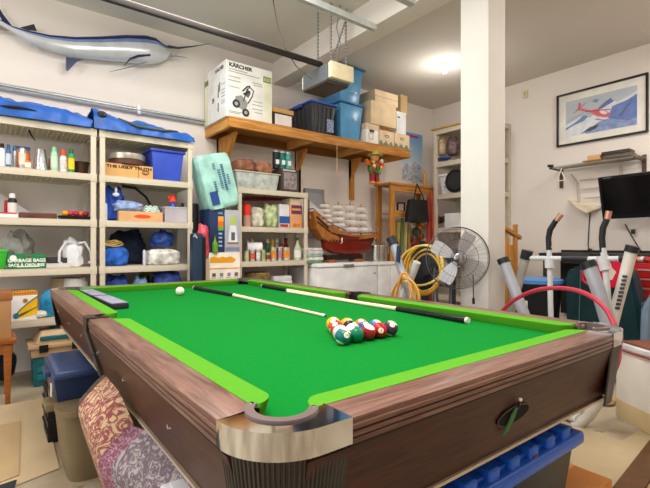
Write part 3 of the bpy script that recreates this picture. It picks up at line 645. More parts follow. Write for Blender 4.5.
# ================================================================ WALL THINGS AND PLATFORM (back wall)
# mounted fish
def fish():
    Yf = 4.53
    t = thing('mounted_marlin', 'mounted blue and silver billfish trophy high on the wall above the shelving', 'fish trophy', (1.0, YW, 2.9))
    top = [(0, 19), (12, 26), (30, 31), (50, 35), (75, 37), (100, 36.5), (125, 35), (145, 35.5), (155, 38), (163, 44), (170, 47.5)]
    bot = [(0, 25), (12, 32), (28, 43), (50, 51), (75, 57), (100, 60), (125, 62), (145, 64.5), (158, 63.5), (166, 60), (172, 55)]
    bb = bmesh.new(); rings = []
    back = C('24305c', rough=.2, var=.2); belly = C('c9ccd0', rough=.22, var=.12, metal=.25); mid = C('7a8fc0', rough=.2, var=.2, metal=.2)
    N_ = 20
    for (tx, ty), (bx_, by) in zip(top, bot):
        a = P(tx, ty, Y=Yf); c = P(bx_, by, Y=Yf); cen = (a+c)/2; hh = (a.z-c.z)/2
        rings.append([bb.verts.new((cen.x+(a.x-c.x)/2*math.cos(2*PI*k/N_), Yf+hh*.55*math.sin(2*PI*k/N_), cen.z+hh*math.cos(2*PI*k/N_))) for k in range(N_)])
    b = MB(); i0, i1, i2 = b.mi(back), b.mi(mid), b.mi(belly)
    for ra, rb in zip(rings, rings[1:]):
        for k in range(N_):
            f = bb.faces.new((ra[k], ra[(k+1) % N_], rb[(k+1) % N_], rb[k])); q = math.cos(2*PI*(k+.5)/N_)
            f.material_index = i0 if q > .62 else i1 if q > .25 else i2
    bb.faces.new(rings[0]); bb.faces.new(rings[-1][::-1]); bmesh.ops.recalc_face_normals(bb, faces=bb.faces)
    me = bpy.data.meshes.new('t'); bb.to_mesh(me); bb.free(); b.bm.from_mesh(me); part('body', b, None, t, smooth=1.2)
    b = MB(); b.tube([P(168, 46.5, Y=Yf), P(178, 48, Y=Yf), P(192, 46.5, Y=Yf), P(209, 43.8, Y=Yf)], [.016, .012, .007, .002], C('4a4c5c', rough=.3)); part('upper_bill', b, None, t)
    b = MB(); b.tube([P(165, 57.5, Y=Yf), P(175, 56, Y=Yf), P(187, 57.5, Y=Yf)], [.014, .009, .002], C('9a9aa4', rough=.3)); part('lower_bill', b, None, t)
    p = P(168, 50, Y=Yf-.05); b = MB(); b.lathe((0, 0, 0), [(.001, 0), (.013, 0), (.012, .006), (.001, .009)], C('c8b070', rough=.1), 14, at(p, 0, PI/2)); b.lathe((0, 0, 0), [(.001, .007), (.006, .007), (.001, .011)], blackm, 10, at(p, 0, PI/2)); part('eye', b, None, t)
    def fin(pts, m, name, Yq=Yf, th=.006): b = MB(); b.prism([P(x, y, Y=Yq) for x, y in pts], (0, th, 0), m); part(name, b, None, t)
    dk = C('1e2a50', rough=.3)
    fin([(2, 20), (-8, 4), (-3, 4), (3, 14), (12, 26), (4, 26)], dk, 'tail_fin'); fin([(0, 25), (-12, 24), (-14, 28), (10, 31)], C('8a7a78'), 'tail_fin')
    fin([(20, 27.5), (34, 24), (37, 31), (28, 30)], C('2a2a38'), 'dorsal_fin')
    fin([(66, 57), (84, 59.5), (77, 61.5), (68, 71), (66, 70)], dk, 'anal_fin', Yf-.01); 
    fin([(28, 41), (40, 46), (32, 47)], C('a0a4b0'), 'anal_fin', Yf-.01)
    b = MB(); b.tube([P(x, y, Y=Yf-.06) for x, y in ((150, 55), (138, 56), (130, 59), (124, 66))], [.014, .012, .008, .002], dk, 6); part('pectoral_fin', b, None, t)
    b = MB(); b.tube([P(x, y, Y=Yf-.05) for x, y in ((146, 62), (130, 67), (109, 72))], [.008, .006, .002], C('8a8e98'), 6); part('pelvic_fin', b, None, t)
fish()
# galvanised track on the wall
def pz(x, y): return P(x, y, Y=4.58)
p0 = pz(0, 86); p1 = pz(203, 123.5)
zt_ = (p0.z+p1.z)/2+.01
t = thing('door_track', 'galvanised metal track running level along the wall above the shelving', 'track', (.8, YW, zt_))
b = MB(); b.prism([(0-.9, 4.60, zt_-.028), (-.9, 4.60, zt_+.028), (-.9, 4.575, zt_+.028), (-.9, 4.565, zt_+.02), (-.9, 4.57, zt_+.012), (-.9, 4.57, zt_-.012), (-.9, 4.565, zt_-.02), (-.9, 4.575, zt_-.028)], (2.75, 0, 0), galv); part('rail', b, None, t, smooth=.3)
b = MB(); b.box(-.9, 1.85, 4.558, 4.57, zt_-.006, zt_+.004, C('6a6e70', metal=.8)); part('groove', b, None, t)
p = pz(139, 108); b = MB(); b.box(p.x-.018, p.x+.018, 4.56, YW-.001, zt_-.036, zt_+.045, galv, .004); part('bracket', b, None, t)
# wooden platform
PX0, PX1, PY0, PZ = 1.86, 4.53, 4.0, 2.385
t = thing('wooden_platform', 'long pine wall shelf platform loaded with bins and boxes', 'shelf', ((PX0+PX1)/2, YW, PZ))
b = MB(); b.box(PX0, PX1, PY0, YW-.001, PZ-.018, PZ, pine, .002); part('deck', b, None, t)
b = MB(); b.box(PX0+.005, PX1-.005, PY0+.004, PY0+.042, PZ-.105, PZ-.018, pine, .003); part('front_beam', b, None, t)
for x in (PX0+.005, PX1-.043, 2.9, 3.7): b = MB(); b.box(x, x+.038, PY0+.042, YW-.002, PZ-.105, PZ-.018, pine_y, .002); part('cross_beam', b, None, t)
b = MB(); b.box(PX0+.043, PX1-.043, YW-.04, YW-.002, PZ-.105, PZ-.018, mat('8a5a2a', .6)); part('back_beam', b, None, t)
for x in (2.0, 3.05, 3.95):
    dd_ = 0 if x < 2.5 else .22
    b = MB(); b.prism([(x, PY0+.16+dd_, PZ-.105), (x, YW-.004, PZ-.105), (x, YW-.004, PZ-.62+dd_), (x, YW-.09, PZ-.5+dd_)], (.04, 0, 0), pine_z); part('bracket', b, None, t)
    b = MB(); b.box(x, x+.06, YW-.05, YW-.003, PZ-.66, PZ-.105, pine_z); part('wall_cleat', b, None, t)
# painted support post right behind the canned food unit
x = P(299, 150, Y=4.59).x
b = MB(); b.box(x-.05, x+.05, 4.57, YW-.042, 0, PZ-.107, mat('e6d6c2', .6), .003); single('support_post', b, None, 'cream painted post against the wall under the wooden platform', 'post')
# ---- on the platform
def printbox():
    a, c = P(226, 100, Y=4.03).x, P(272, 100, Y=4.03).x; z1 = P(226, 59, Y=4.03).z
    z0 = PZ+.001; dep = .54
    t = thing('carton', 'tall white printed carton with a pressure washer drawing and KARCHER lettering', 'box', ((a+c)/2, 4.25, z0))
    b = MB(); b.box(a, c, 4.03, 4.03+dep, z0, z1, C('eeede9', rough=.6), .003); part('carton_body', b, None, t)
    ink = C('3c3c3c'); lt = C('a8a8a0'); ol = C('6a7838')
    b = MB(); Yf = 4.0285; W_ = c-a; H = z1-z0
    def q(u, v): return (a+W_*u, Yf, z0+H*v)
    b.text('KÄRCHER', .052, q(.06, .895), (1, 0, 0), (0, 0, 1), ink, sx=1.1, bold=.002)
    b.box(a+W_*.8, c-.01, Yf, Yf+.002, z0+H*.76, z0+H*.87, ol); b.box(a+W_*.82, c-.01, Yf, Yf+.002, z0+.02, z0+H*.74, C('e4e2c8'))
    for v, u0, u1 in ((.85, .05, .45), (.81, .05, .72), (.72, .05, .3), (.65, .05, .3), (.54, .05, .28), (.70, .55, .78), (.66, .58, .78), (.36, .58, .78), (.30, .55, .78), (.22, .55, .78), (.16, .6, .78), (.1, .06, .34), (.075, .06, .28)): b.box(a+W_*u0, a+W_*u1, Yf, Yf+.002, z0+H*v-.004, z0+H*v+.004, lt)
    for i in range(5): b.box(a+W_*(.815+.034*i), a+W_*(.835+.034*i), Yf-.001, Yf+.002, z0+H*.78, z0+H*.85, C('c8d098'))
    # drawing of the machine
    def tb(pts, r=.006): b.tube([q(u, v) for u, v in pts], r, ink, 6)
    tb([(.36, .32), (.44, .55), (.5, .60), (.58, .55), (.55, .44), (.46, .30)]); tb([(.36, .45), (.5, .52)], .008); tb([(.34, .50), (.44, .60), (.5, .62)], .008)
    b.prism([q(.38, .44), q(.45, .56), (q(.52, .5)), q(.47, .40)], (0, .002, 0), C('6a6a6a')); b.prism([q(.17, .3), q(.2, .38), q(.32, .42), q(.46, .30), q(.4, .14), (q(.22, .2))], (0, .002, 0), C('9a9a98'))
    for u, v, r_ in ((.21, .25, .042), (.41, .12, .04)): b.cyl((q(u, v)[0], Yf-.002, q(u, v)[2]), (q(u, v)[0], Yf+.002, q(u, v)[2]), r_, r_, C('3a3a3a'), 20); b.cyl((q(u, v)[0], Yf-.004, q(u, v)[2]), (q(u, v)[0], Yf, q(u, v)[2]), r_*.45, r_*.45, C('b0b0b0'), 14)
    part('front_print', b, None, t, 'printed drawing and lettering')
    b = MB(); Xs = a-.0015
    def s_(u, v): return (Xs, 4.03+dep*(1-u), z0+H*v)   # u=1 nearest the front corner
    b.text('KÄRCHER', .05, s_(.52, .88), (0, -1, 0), (0, 0, 1), ink, sx=.9, bold=.001)
    b.box(Xs, Xs+.002, 4.03+dep*.82, 4.03+dep-.003, z0+.01, z1-.01, C('e6e4c4')); b.box(Xs-.001, Xs+.002, 4.03+dep*.82, 4.03+dep*.99, z0+H*.76, z0+H*.86, ol)
    for pts in (((.66, .40), (.7, .62), (.74, .66), (.72, .5)), ((.4, .36), (.46, .40), (.44, .44), (.38, .42)), ((.66, .15), (.68, .3))): b.tube([s_(u, v) for u, v in pts], .008, C('6a6a6a'), 6)
    for v in (.6, .5, .44, .38, .3, .26): b.box(Xs, Xs+.002, 4.03+dep*.05, 4.03+dep*.2, z0+H*v-.004, z0+H*v+.004, C('8aa0b8'))
    part('side_print', b, None, t, 'printed side panel')
printbox()
def pbox(px0, px1, yt, Y, dep, col, label, name='storage_box', cat='box', z0=None, lid=None, lidh=.05, extra=None, yref=None):
    z0 = PZ+.001 if z0 is None else z0
    a, c = P(px0, 130, Y=Y).x, P(px1, 130, Y=Y).x; z1 = P((px0+px1)/2, yt, Y=Y).z
    t = thing(name, label, cat, ((a+c)/2, Y+dep/2, z0))
    zb = z1-(lidh if lid else 0)
    b = MB(); b.box(a, c, Y, Y+dep, z0, zb, C(col, rough=.8), .003); part('carton', b, None, t)
    if lid: b = MB(); b.box(a-.006, c+.006, Y-.006, Y+dep+.006, zb-.004, z1, C(lid, rough=.8), .003); part('lid', b, None, t)
    if extra: extra(t, a, c, Y, z0, zb)
    return t, a, c, z1
def ex1(t, a, c, Y, z0, z1): b = MB(); b.box(a+.03, c-.02, Y-.002, Y+.002, z0+.02, z1-.02, C('e6dcd8')); part('paper_label', b, None, t, 'white paper label')
pbox(272.5, 293, 109, 4.06, .28, '3a3030', 'dark document box with wooden lid between the tall carton and black tote', lid='c8995a', lidh=.045, extra=ex1)
# totes
def tote(name, label, x0, x1, y0, y1, z0, z1, body, lidc, ribs=6, handles=True, rim=.03, latch=None, taper=.05, lid_th=.03, text=None, alpha=1):
    t = thing(name, label, 'storage tote', ((x0+x1)/2, (y0+y1)/2, z0))
    cx, cy, w_, d_ = (x0+x1)/2, (y0+y1)/2, x1-x0, y1-y0; zb = z1-lid_th
    b = MB(); b.frus(cx, cy, z0, zb, w_-2*taper, d_-2*taper, w_-.03, d_-.03, body, .012)
    k = taper
    for i in range(ribs):
        u = (i+.5)/ribs
        for s in (-1, 1):
            xa = cx+(w_-2*k)*(u-.5); xb = cx+(w_-.06)*(u-.5)
            yb = cy+s*(d_/2-k+.002); yt2 = cy+s*(d_/2-.015+.002)
            b.prism([(xa-.012, yb, z0+.01), (xa+.012, yb, z0+.01), (xb+.012, yt2, zb-.03), (xb-.012, yt2, zb-.03)], (0, s*.01, 0), body)
            ya = cy+(d_-2*k)*(u-.5); yb2 = cy+(d_-.06)*(u-.5); xb_ = cx+s*(w_/2-k+.002); xt2 = cx+s*(w_/2-.015+.002)
            b.prism([(xb_, ya-.012, z0+.01), (xb_, ya+.012, z0+.01), (xt2, yb2+.012, zb-.03), (xt2, yb2-.012, zb-.03)], (s*.01, 0, 0), body)
    part('tote_body', b, None, t)
    b = MB(); b.box(x0-.012, x1+.012, y0-.012, y1+.012, zb-.004, zb+.014, lidc, .006); b.frus(cx, cy, zb+.012, z1, w_-.04, d_-.04, w_-.08, d_-.08, lidc, .006)
    part('lid', b, None, t)
    if handles:
        for s in (-1, 1):
            b = MB(); b.box(cx+s*(w_/2+.012)-.014, cx+s*(w_/2+.012)+.014, cy-.08, cy+.08, zb-.03, zb+.01, latch or lidc, .006); part('handle', b, None, t)
    return t
a, c = P(296, 120, Y=4.08).x, P(336, 120, Y=4.08).x
a = P(313, 120, Y=4.05).x-.0; c = P(337, 120, Y=4.05).x
tz = P(313, 100, Y=4.05).z
t = tote('storage_tote', 'black ribbed tote with a blue lid on the wooden platform', a-.02, c, 4.05, 4.58, PZ+.001, tz+.02, C('45464c', rough=.3), C('3a6ad0'), 5)
b = MB(); b.box(c-.14, c-.04, 4.063, 4.069, PZ+.05, PZ+.2, C('8c98b8', var=.5, scale=40)); part('sticker', b, None, t, 'pale sticker')
a, c = P(338.5, 120, Y=4.06).x+.03, P(364.5, 120, Y=4.06).x
z1 = P(350, 101, Y=4.06).z; blu = C('5a9ccc', rough=.25, alpha=.97); blul = C('2c6a98', rough=.3)
t = tote('storage_tote', 'lower translucent blue tote of the stack of two on the platform', a, c, 4.06, 4.52, PZ+.001, z1, blu, blul, 0, latch=C('1a3a5c'))
b = MB(); b.cyl((a+(c-a)*.62, 4.055, PZ+.27), (a+(c-a)*.62, 4.07, PZ+.27), .014, .014, white, 12); part('round_sticker', b, None, t)
z2 = P(350, 64, Y=4.06).z
t = tote('storage_tote', 'upper translucent blue tote stacked highest on the platform', a+.0, c+.01, 4.07, 4.52, z1+.001, z2, blu, blul, 0, latch=C('1a3a5c'))
b = MB(); b.cyl((a+(c-a)*.66, 4.065, z1+.12), (a+(c-a)*.66, 4.08, z1+.12), .014, .014, white, 12); part('round_sticker', b, None, t)
# cardboard boxes
def ex2(t, a, c, Y, z0, z1):
    b = MB(); b.box((a+c)/2-.05, (a+c)/2+.03, Y-.003, Y+.002, z1-.04, z1-.0, C('4a3a34')); b.tube([(a+.05, Y-.002, z0+.06), (a+.12, Y-.002, z0+.06), (a+.12, Y-.002, z0+.13), (a+.05, Y-.002, z0+.13)], .003, C('6a5a54'), 6, True); part('hand_hole', b, None, t)
_, a1, c1, h1 = pbox(366, 378.5, 124, 4.04, .4, 'ece8e2', 'white file box beside the lower blue tote', 'file_box', extra=ex2, lid='d8c0a4', lidh=.07)
def ex3(t, a, c, Y, z0, z1):
    b = MB(); pts = [(a+(c-a)*i/20, Y-.0018, z0+.05+.025*math.sin(i*.9)+.01*math.sin(i*2.3)) for i in range(21)]; b.prism(pts+[(c, Y-.0018, z0+.003), (a, Y-.0018, z0+.003)], (0, .0015, 0), C('7a8468')); b.tube([((a+c)/2+.04*math.cos(k*.7), Y-.001, z1-.07+.015*math.sin(k*.7)) for k in range(9)], .004, C('5a4434'), 6, True); part('printed_hills', b, None, t, 'printed green hills')
_, a2, c2, h2 = pbox(379.5, 394, 131, 4.04, .4, 'd9c2a0', 'left file box with a printed green hill band on the platform', 'file_box', extra=ex3)
_, a3, c3, h3 = pbox(394.5, 409.5, 134, 4.04, .4, 'd9c2a0', 'right file box with a printed green hill band at the platform end', 'file_box', extra=ex3)
pbox(379, 389, 124.5, 4.1, .3, 'c88a48', 'small orange brown carton wedged on the left hill printed box', 'carton', z0=h2+.001)
base = max(h1, P(370, 124, Y=4.02).z)+.002
t5, a5, c5, h5 = pbox(371, 396, 103, 4.02, .38, 'dcc4a0', 'wide pale cardboard carton bridging the file boxes', 'carton', z0=h1+.002)
def ex4(t, a, c, Y, z0, z1): b = MB(); b.box(a, c, Y-.001, Y+.001, (z0+z1)/2-.003, (z0+z1)/2+.003, C('a88a64')); part('seam', b, None, t)
pbox(375, 398, 92, 4.05, .36, 'e0c8a6', 'pale cardboard carton topmost on the pile of cartons', 'carton', z0=h5+.001, extra=ex4)
def ex5(t, a, c, Y, z0, z1): b = MB(); b.box(a+.02, a+.07, Y-.001, Y+.001, z1-.09, z1-.07, C('2c6a6a')); part('print', b, None, t)
_, a6, c6, h6 = pbox(396.5, 406, 112, 4.12, .34, 'e8e8ea', 'white slim carton standing right of the pale cartons', 'carton', z0=h3+.001, extra=ex5)
pbox(400.8, 407.5, 95, 4.2, .26, 'd8b888', 'tan carton standing behind on the white slim carton', 'carton', z0=h6+.001)
# string and tag hanging from the platform
p = P(337, 145, Y=3.99); b = MB(); b.tube([(p.x, 3.992, PZ-.1), (p.x+.003, 3.992, P(337, 172, Y=3.99).z)], .003, C('e8c8a0'), 6); q = P(337, 172, Y=3.99); b.prism([(q.x-.012, 3.99, q.z-.03), (q.x+.012, 3.99, q.z-.03), (q.x+.008, 3.99, q.z), (q.x-.008, 3.99, q.z)], (0, .004, 0), C('e88a78')); single('pull_string', b, None, 'thin string with a pink tag hanging from the platform front', 'string')
# rag doll hanging
p = P(374, 168, Y=3.92); K = 1.45
t = thing('scarecrow_doll', 'small colourful rag doll scarecrow hanging from the platform end', 'doll', (p.x, 3.93, p.z-.12))
b = MB(); b.blob(p, (.055*K, .045*K, .07*K), C('4a7a38', var=.6, scale=25), .3, 3, 1, flat=False); part('shirt', b, None, t)
b = MB(); b.blob(p+Vector((0, -.01, .085*K)), (.036*K, .035*K, .04*K), C('d8a060'), .05, 2, 1, flat=False); part('head', b, None, t)
b = MB(); b.lathe((p.x, 3.90, p.z+.105*K), [(.001, 0), (.070*K, 0), (.065*K, .01), (.035*K, .015), (.02*K, .035*K), (.001, .04*K)], C('b8b050', var=.4, scale=30), 20); part('straw_hat', b, None, t)
for s_ in (-1, 1):
    b = MB(); b.tube([p+Vector((s_*.022*K, 0, -.05*K)), p+Vector((s_*.03*K, -.01, -.12*K))], [.026*K, .022*K], C('8a1c2c'), 8); part('leg', b, None, t)
    b = MB(); b.blob(p+Vector((s_*.034*K, -.02, -.13*K)), (.026*K, .032*K, .016*K), C('d88a38'), .1, 2, 3, sub=2); part('boot', b, None, t)
    b = MB(); b.tube([p+Vector((s_*.04*K, 0, .04*K)), p+Vector((s_*.08*K, -.01, .03*K)), p+Vector((s_*.10*K, -.01, .06*K))], [.026*K, .024*K, .018*K], C('c8642c' if s_ < 0 else 'c83a30', var=.4, scale=30), 8); part('arm', b, None, t)
random.seed(11)
for k in range(10): b = MB(); b.blob(p+Vector((random.uniform(-.08, .08), -.06, random.uniform(-.07, .09))), (.026, .014, .026), C(['d83020', 'e8b030', '2c8a3c', 'e8d8b0', 'b82838'][k % 5]), .15, 3, k, sub=2, flat=False); part('patch', b, None, t)
# poster of mountains on the back wall near the corner
a, c = 5.02, 5.50; z0, z1 = P(415, 181, Y=4.6).z, P(405, 131, Y=4.6).z
t = thing('poster', 'blue sky mountain photo poster near the room corner', 'poster', ((a+c)/2, YW, z0))
def skypic(n):
    m = bpy.data.materials.new(n); m.use_nodes = True; nt = m.node_tree; N = nt.nodes; L = nt.links
    tc = N.new('ShaderNodeTexCoord'); sp = N.new('ShaderNodeSeparateXYZ'); L.new(tc.outputs['Generated'], sp.inputs[0]); r = N.new('ShaderNodeValToRGB')
    e = r.color_ramp.elements; e[0].position = .3; e[0].color = rgb('dcf0fa')+(1,); e[1].position = .95; e[1].color = rgb('6aaae6')+(1,)
    L.new(sp.outputs[2], r.inputs[0]); L.new(r.outputs[0], N['Principled BSDF'].inputs['Base Color']); N['Principled BSDF'].inputs['Roughness'].default_value = .5
    return m
b = MB(); b.box(a, c, YW-.008, YW-.001, z0, z1, skypic('poster_sky')); part('sheet', b, None, t)
b = MB(); H = z1-z0
b.box(a+.02, c-.1, YW-.0095, YW-.008, z1-.07, z1-.035, C('c03858')); part('title_band', b, None, t, 'red title band')
b = MB(); b.prism([(a, YW-.0095, z0), (a, YW-.0095, z0+H*.22), (a+.1, YW-.0095, z0+H*.36), (a+.2, YW-.0095, z0+H*.28), (a+.3, YW-.0095, z0+H*.42), (c, YW-.0095, z0+H*.3), (c, YW-.0095, z0)], (0, .0015, 0), C('8c98b0', var=.7, scale=22, col2='e4e4ea')); part('mountain_print', b, None, t, 'printed snowy ridge')
# ================================================================ GARAGE DOOR OPENER
zo = 2.6
cn = P(327, 79, Z=zo)       # near lower corner of the housing
L1 = P(307, 92, Z=zo)
oy0, oy1 = cn.y-.0, cn.y+.0
x0 = cn.x; y0 = cn.y
wY = abs(L1.y-y0)
t = thing('garage_door_opener', 'ceiling hung garage door opener motor with cream cover', 'door opener', (x0+.15, y0+.12, zo))
b = MB(); b.box(x0, x0+.27, y0, y0+max(wY, .24), zo, zo+.15, C('70757a', metal=.3), .01); part('housing', b, None, t)
b = MB(); b.box(x0+.01, x0+.28, y0-.05, y0-.001, zo+.012, zo+.16, C('e8dcb8', rough=.35), .012); part('lamp_cover', b, None, t, 'cream lamp cover')
b = MB(); b.box(x0+.0, x0+.26, y0+.01, y0+max(wY, .24)-.01, zo-.02, zo, C('40362f'), .006); part('base_plate', b, None, t)
yb = y0+max(wY, .24)
b = MB(); b.box(x0+.01, x0+.2, yb+.001, yb+.03, zo+.02, zo+.14, C('f0ecd8'), .008); part('rear_lamp_cover', b, None, t, 'white rear cover')
b = MB(); b.box(-2.3, x0+.03, y0+.10, y0+.135, zo+.15, zo+.19, C('2c2826', metal=.6, rough=.4), .003); b.box(-2.3, x0+.02, y0+.108, y0+.127, zo+.19, zo+.2, C('7a7470', metal=.6)); part('drive_rail', b, None, t, 'long dark drive rail')
ang = C('c8ccd0', metal=.9, rough=.35)
def strap(p, q, name='hanger_strap'):
    p = Vector(p); q = Vector(q); b = MB(); d = (q-p); n = int(d.length/.035); dd = d.normalized()
    b.tube([p, q], .009, ang, 4)
    for i in range(n): s = p+dd*(.02+.035*i); b.cyl(s+Vector((0, -.010, 0)), s+Vector((0, .010, 0)), .006, .006, C('50504e'), 8)
    part(name, b, None, t)
strap((x0+.06, y0+.02, zo+.15), (x0+.06, y0+.02, ZC)); strap((x0+.24, y0+.02, zo+.15), (x0+.24, y0+.02, ZC)); strap((x0+.07, y0+.02, zo+.17), (x0+.24, y0+.02, ZC-.1)); strap((x0+.06, y0+.22, zo+.15), (x0+.06, y0+.22, ZC))
b = MB(); b.tube([(x0+.12, y0, zo+.16), (x0+.15, y0-.01, zo+.35), (x0+.11, y0, zo+.5), (x0+.16, y0, ZC)], .004, C('6a6a6a'), 6); part('power_cord', b, None, t)
s0 = P(375, 27, Z=3.02); s1 = P(298, 0, Z=3.02)
t2 = thing('steel_strut', 'galvanised steel angle strut hanging below the ceiling ahead of the opener', 'strut', (1.9, s0.y, 3.0))
b = MB(); b.box(.2, s0.x, s0.y-.02, s0.y+.02, 2.995, 3.0, galv); b.box(.2, s0.x, s0.y-.022, s0.y-.018, 2.985, 3.035, galv); b.box(.2, s0.x, s0.y+.018, s0.y+.022, 2.985, 3.035, galv); part('channel', b, None, t2)
for xx in (.6, 1.5): b = MB(); b.box(xx, xx+.03, s0.y-.003, s0.y+.003, 3.0, ZC-.001, galv); part('hanger_strap', b, None, t2)
s2 = P(413, 6, Z=2.98)
t3 = thing('steel_strut', 'short galvanised bracket at the top edge near the pillar', 'strut', (s2.x-.1, s2.y, 2.98))
b = MB(); b.box(s2.x-.6, s2.x, s2.y-.03, s2.y+.03, 2.98, 3.02, galv, .004); part('channel', b, None, t3)
b = MB(); b.box(s2.x-.4, s2.x-.37, s2.y-.004, s2.y+.004, 3.02, ZC-.001, galv); part('hanger_strap', b, None, t3)
b = MB(); b.tube([P(272, -6, D=3.8), P(277, 22, D=3.8), P(285, 48, D=3.85), P(296, 66, D=3.9), P(312, 79, D=3.95)], .005, C('55504c'), 6); b.tube([P(272, -6, D=3.8), Vector((P(272, -6, D=3.8).x, P(272, -6, D=3.8).y, ZC-.001))], .005, C('55504c'), 6); single('cable', b, None, 'thin dark cable drooping from the ceiling to the opener', 'cable')
# bulb on the ceiling
q = P(445, 63, Z=ZC)
t = thing('ceiling_bulb', 'lit bare bulb in a white ceiling socket', 'light bulb', (q.x, q.y, ZC))
b = MB(); b.cyl((q.x, q.y, ZC-.03), (q.x, q.y, ZC), .045, .055, white, 24); part('socket', b, None, t)
b = MB(); b.lathe((q.x, q.y, ZC-.125), [(.001, 0), (.02, .004), (.032, .025), (.032, .045), (.018, .075), (.014, .095)], mat('fff4e0', .3, emit=9)); part('glass_bulb', b, None, t, 'glowing bulb')
d = bpy.data.lights.new('bulb_light', 'POINT'); d.energy = 9; d.color = (1, .97, .92); d.shadow_soft_size = .05; o = bpy.data.objects.new('bulb_light', d); COL.objects.link(o); o.location = (q.x, q.y, ZC-.32)
# ================================================================ CANNED FOOD UNIT AND WHAT STANDS BESIDE IT
W1, W2, W3 = LV3[0]+.001, LV3[1]+.001, LV3[2]+.001
a, c = P(236, 180, Y=4.14).x, P(279.5, 180, Y=4.14).x; h = P(258, 172, Y=4.14).z
t = thing('clear_bin', 'shallow clear plastic bin with tan lid under the brown bag on the food shelving top', 'bin', ((a+c)/2, 4.3, W1))
b = MB(); b.frus((a+c)/2, 4.3, W1, h-.012, c-a-.05, .28, c-a, .32, C('c4ccc8', alpha=.85, rough=.2, var=.3, scale=14), .01); part('bin_body', b, None, t)
b = MB(); b.box(a-.01, c+.01, 4.13, 4.47, h-.012, h, C('d4cfba'), .005); part('lid', b, None, t, 'tan lid')
clothbag(237, 258, 158, h+.001, 4.16, .24, '8a5a44', 'brown leather bag on the clear bin lid', 'leather_bag', 'bag', 51, .1, .5, .2, .45)
clothbag(257, 275, 161, h+.001, 4.16, .2, '9a6850', 'reddish brown pouch beside the brown leather bag', 'leather_pouch', 'pouch', 52, .2, .6, .3)
a, c = P(281.5, 180, Y=4.13).x, P(299, 180, Y=4.13).x; h = P(290, 169, Y=4.13).z
t = thing('dark_box', 'dark printed box below the black and teal tins', 'box', ((a+c)/2, 4.25, W1)); b = MB(); b.box(a, c, 4.13, 4.42, W1, h, C('4a3c38'), .003); part('carton', b, None, t)
b = MB(); b.box(a+.03, c-.03, 4.128, 4.131, W1+.03, h-.04, C('8a8080', var=.5, scale=30)); b.box(a+.02, c-.05, 4.128, 4.131, h-.025, h-.01, C('d8c8b8')); part('printed_label', b, None, t)
a, c = P(276, 160, Y=4.15).x, P(294, 160, Y=4.15).x; h2 = P(285, 150.5, Y=4.15).z
for k in range(3):
    w3 = (c-a)/3; x = a+w3*(k+.5); t = thing('paint_tin', ['black and white tin at the left of three above the dark box', 'teal and black tin in the middle of three above the dark box', 'teal and white tin at the right of three above the dark box'][k], 'tin', (x, 4.22, h+.001))
    b = MB(); b.lathe((x, 4.22, h+.001), [(.001, 0), (w3*.48, 0), (w3*.48, h2-h-.02), (.001, h2-h-.02)], C(['202426', '28706c', '4aa09a'][k], var=.6, scale=40), 20); part('body', b, None, t)
    b = MB(); b.lathe((x, 4.22, h+.001), [(.001, h2-h-.02), (w3*.5, h2-h-.02), (w3*.5, h2-h-.008), (.001, h2-h-.004)], C('c8c4bc', metal=.6), 20); part('lid', b, None, t)
    b = MB(); b.box(x-.02, x+.02, 4.22-w3*.5-.001, 4.225-w3*.48, h+.05, h+.10, white); part('label_print', b, None, t)
# second level
b = MB(); p0 = P(243, 199, Y=4.4); p1 = P(291, 199, Y=4.4); b.tube([p0, p1], .022, C('9a2c48'), 10); t = thing('ceiling_pole', 'dark red pole lying level behind the red topped jar', 'pole', (p0+p1)/2); part('pole', b, None, t)
for s, p in ((1, p0), (2, p1)): b = MB(); b.cyl((p.x, 4.4, W2), (p.x, 4.4, p.z-.02), .015, .015, C('7a6a60'), 8); part('stand', b, None, t)
t = can(245, 252.5, 204, W2, 4.16, C('c89888', alpha=.9), C('e83428'), 'food_jar', 'pinkish jar with big red lid at the left of the bag shelf', 'jar', capfrac=.5, shoulder=False)
clothbag(253, 266, 206, W2, 4.15, .18, 'c8c4b4', 'beige paper flour bag next to the red lidded jar', 'flour_bag', 'bag', 53, .12, .6, .2)
clothbag(266, 280, 204, W2, 4.14, .18, 'b4c090', 'pale green plastic bag with knotted top', 'plastic_bag', 'bag', 54, .3, .8)
a, c = P(280.5, 220, Y=4.16).x, P(290.5, 220, Y=4.16).x; h = P(285, 204, Y=4.16).z
t = thing('chip_bag', 'blue and white snack pack beside the pale green bag', 'snack pack', ((a+c)/2, 4.2, W2)); b = MB(); b.box(a, c, 4.18, 4.28, W2+.002, h, C('e0e0e4'), .012, at(((a+c)/2, 0, W2), 0, 0, .0) @ Matrix.Translation((-(a+c)/2, 0, -W2))); part('pack', b, None, t)
b = MB(); b.box(a-.001, c+.001, 4.177, 4.181, W2+.05, W2+.13, C('2c5aa0')); part('printed_band', b, None, t, 'blue band'); b = MB(); b.box(a+.01, c-.02, 4.177, 4.181, W2+.01, W2+.04, C('a83028')); part('printed_band', b, None, t, 'red band')
a, c = P(291, 220, Y=4.15).x, P(302, 220, Y=4.15).x; h = P(296, 204.5, Y=4.15).z
t = thing('food_carton', 'purple and orange food carton at the right of the bag shelf', 'carton', ((a+c)/2, 4.22, W2)); b = MB(); b.box(a, c, 4.15, 4.32, W2, h, C('e0a070'), .003); part('carton', b, None, t)
b = MB(); b.box(a+.004, c-.004, 4.148, 4.151, h-.11, h-.01, C('6a3a70', var=.3)); b.box(a+.01, c-.02, 4.147, 4.151, h-.07, h-.045, C('e8a030')); part('print', b, None, t); b = MB(); b.box(a+.02, c-.03, 4.147, 4.151, W2+.01, W2+.05, C('c87838', var=.5, scale=30)); part('print', b, None, t)
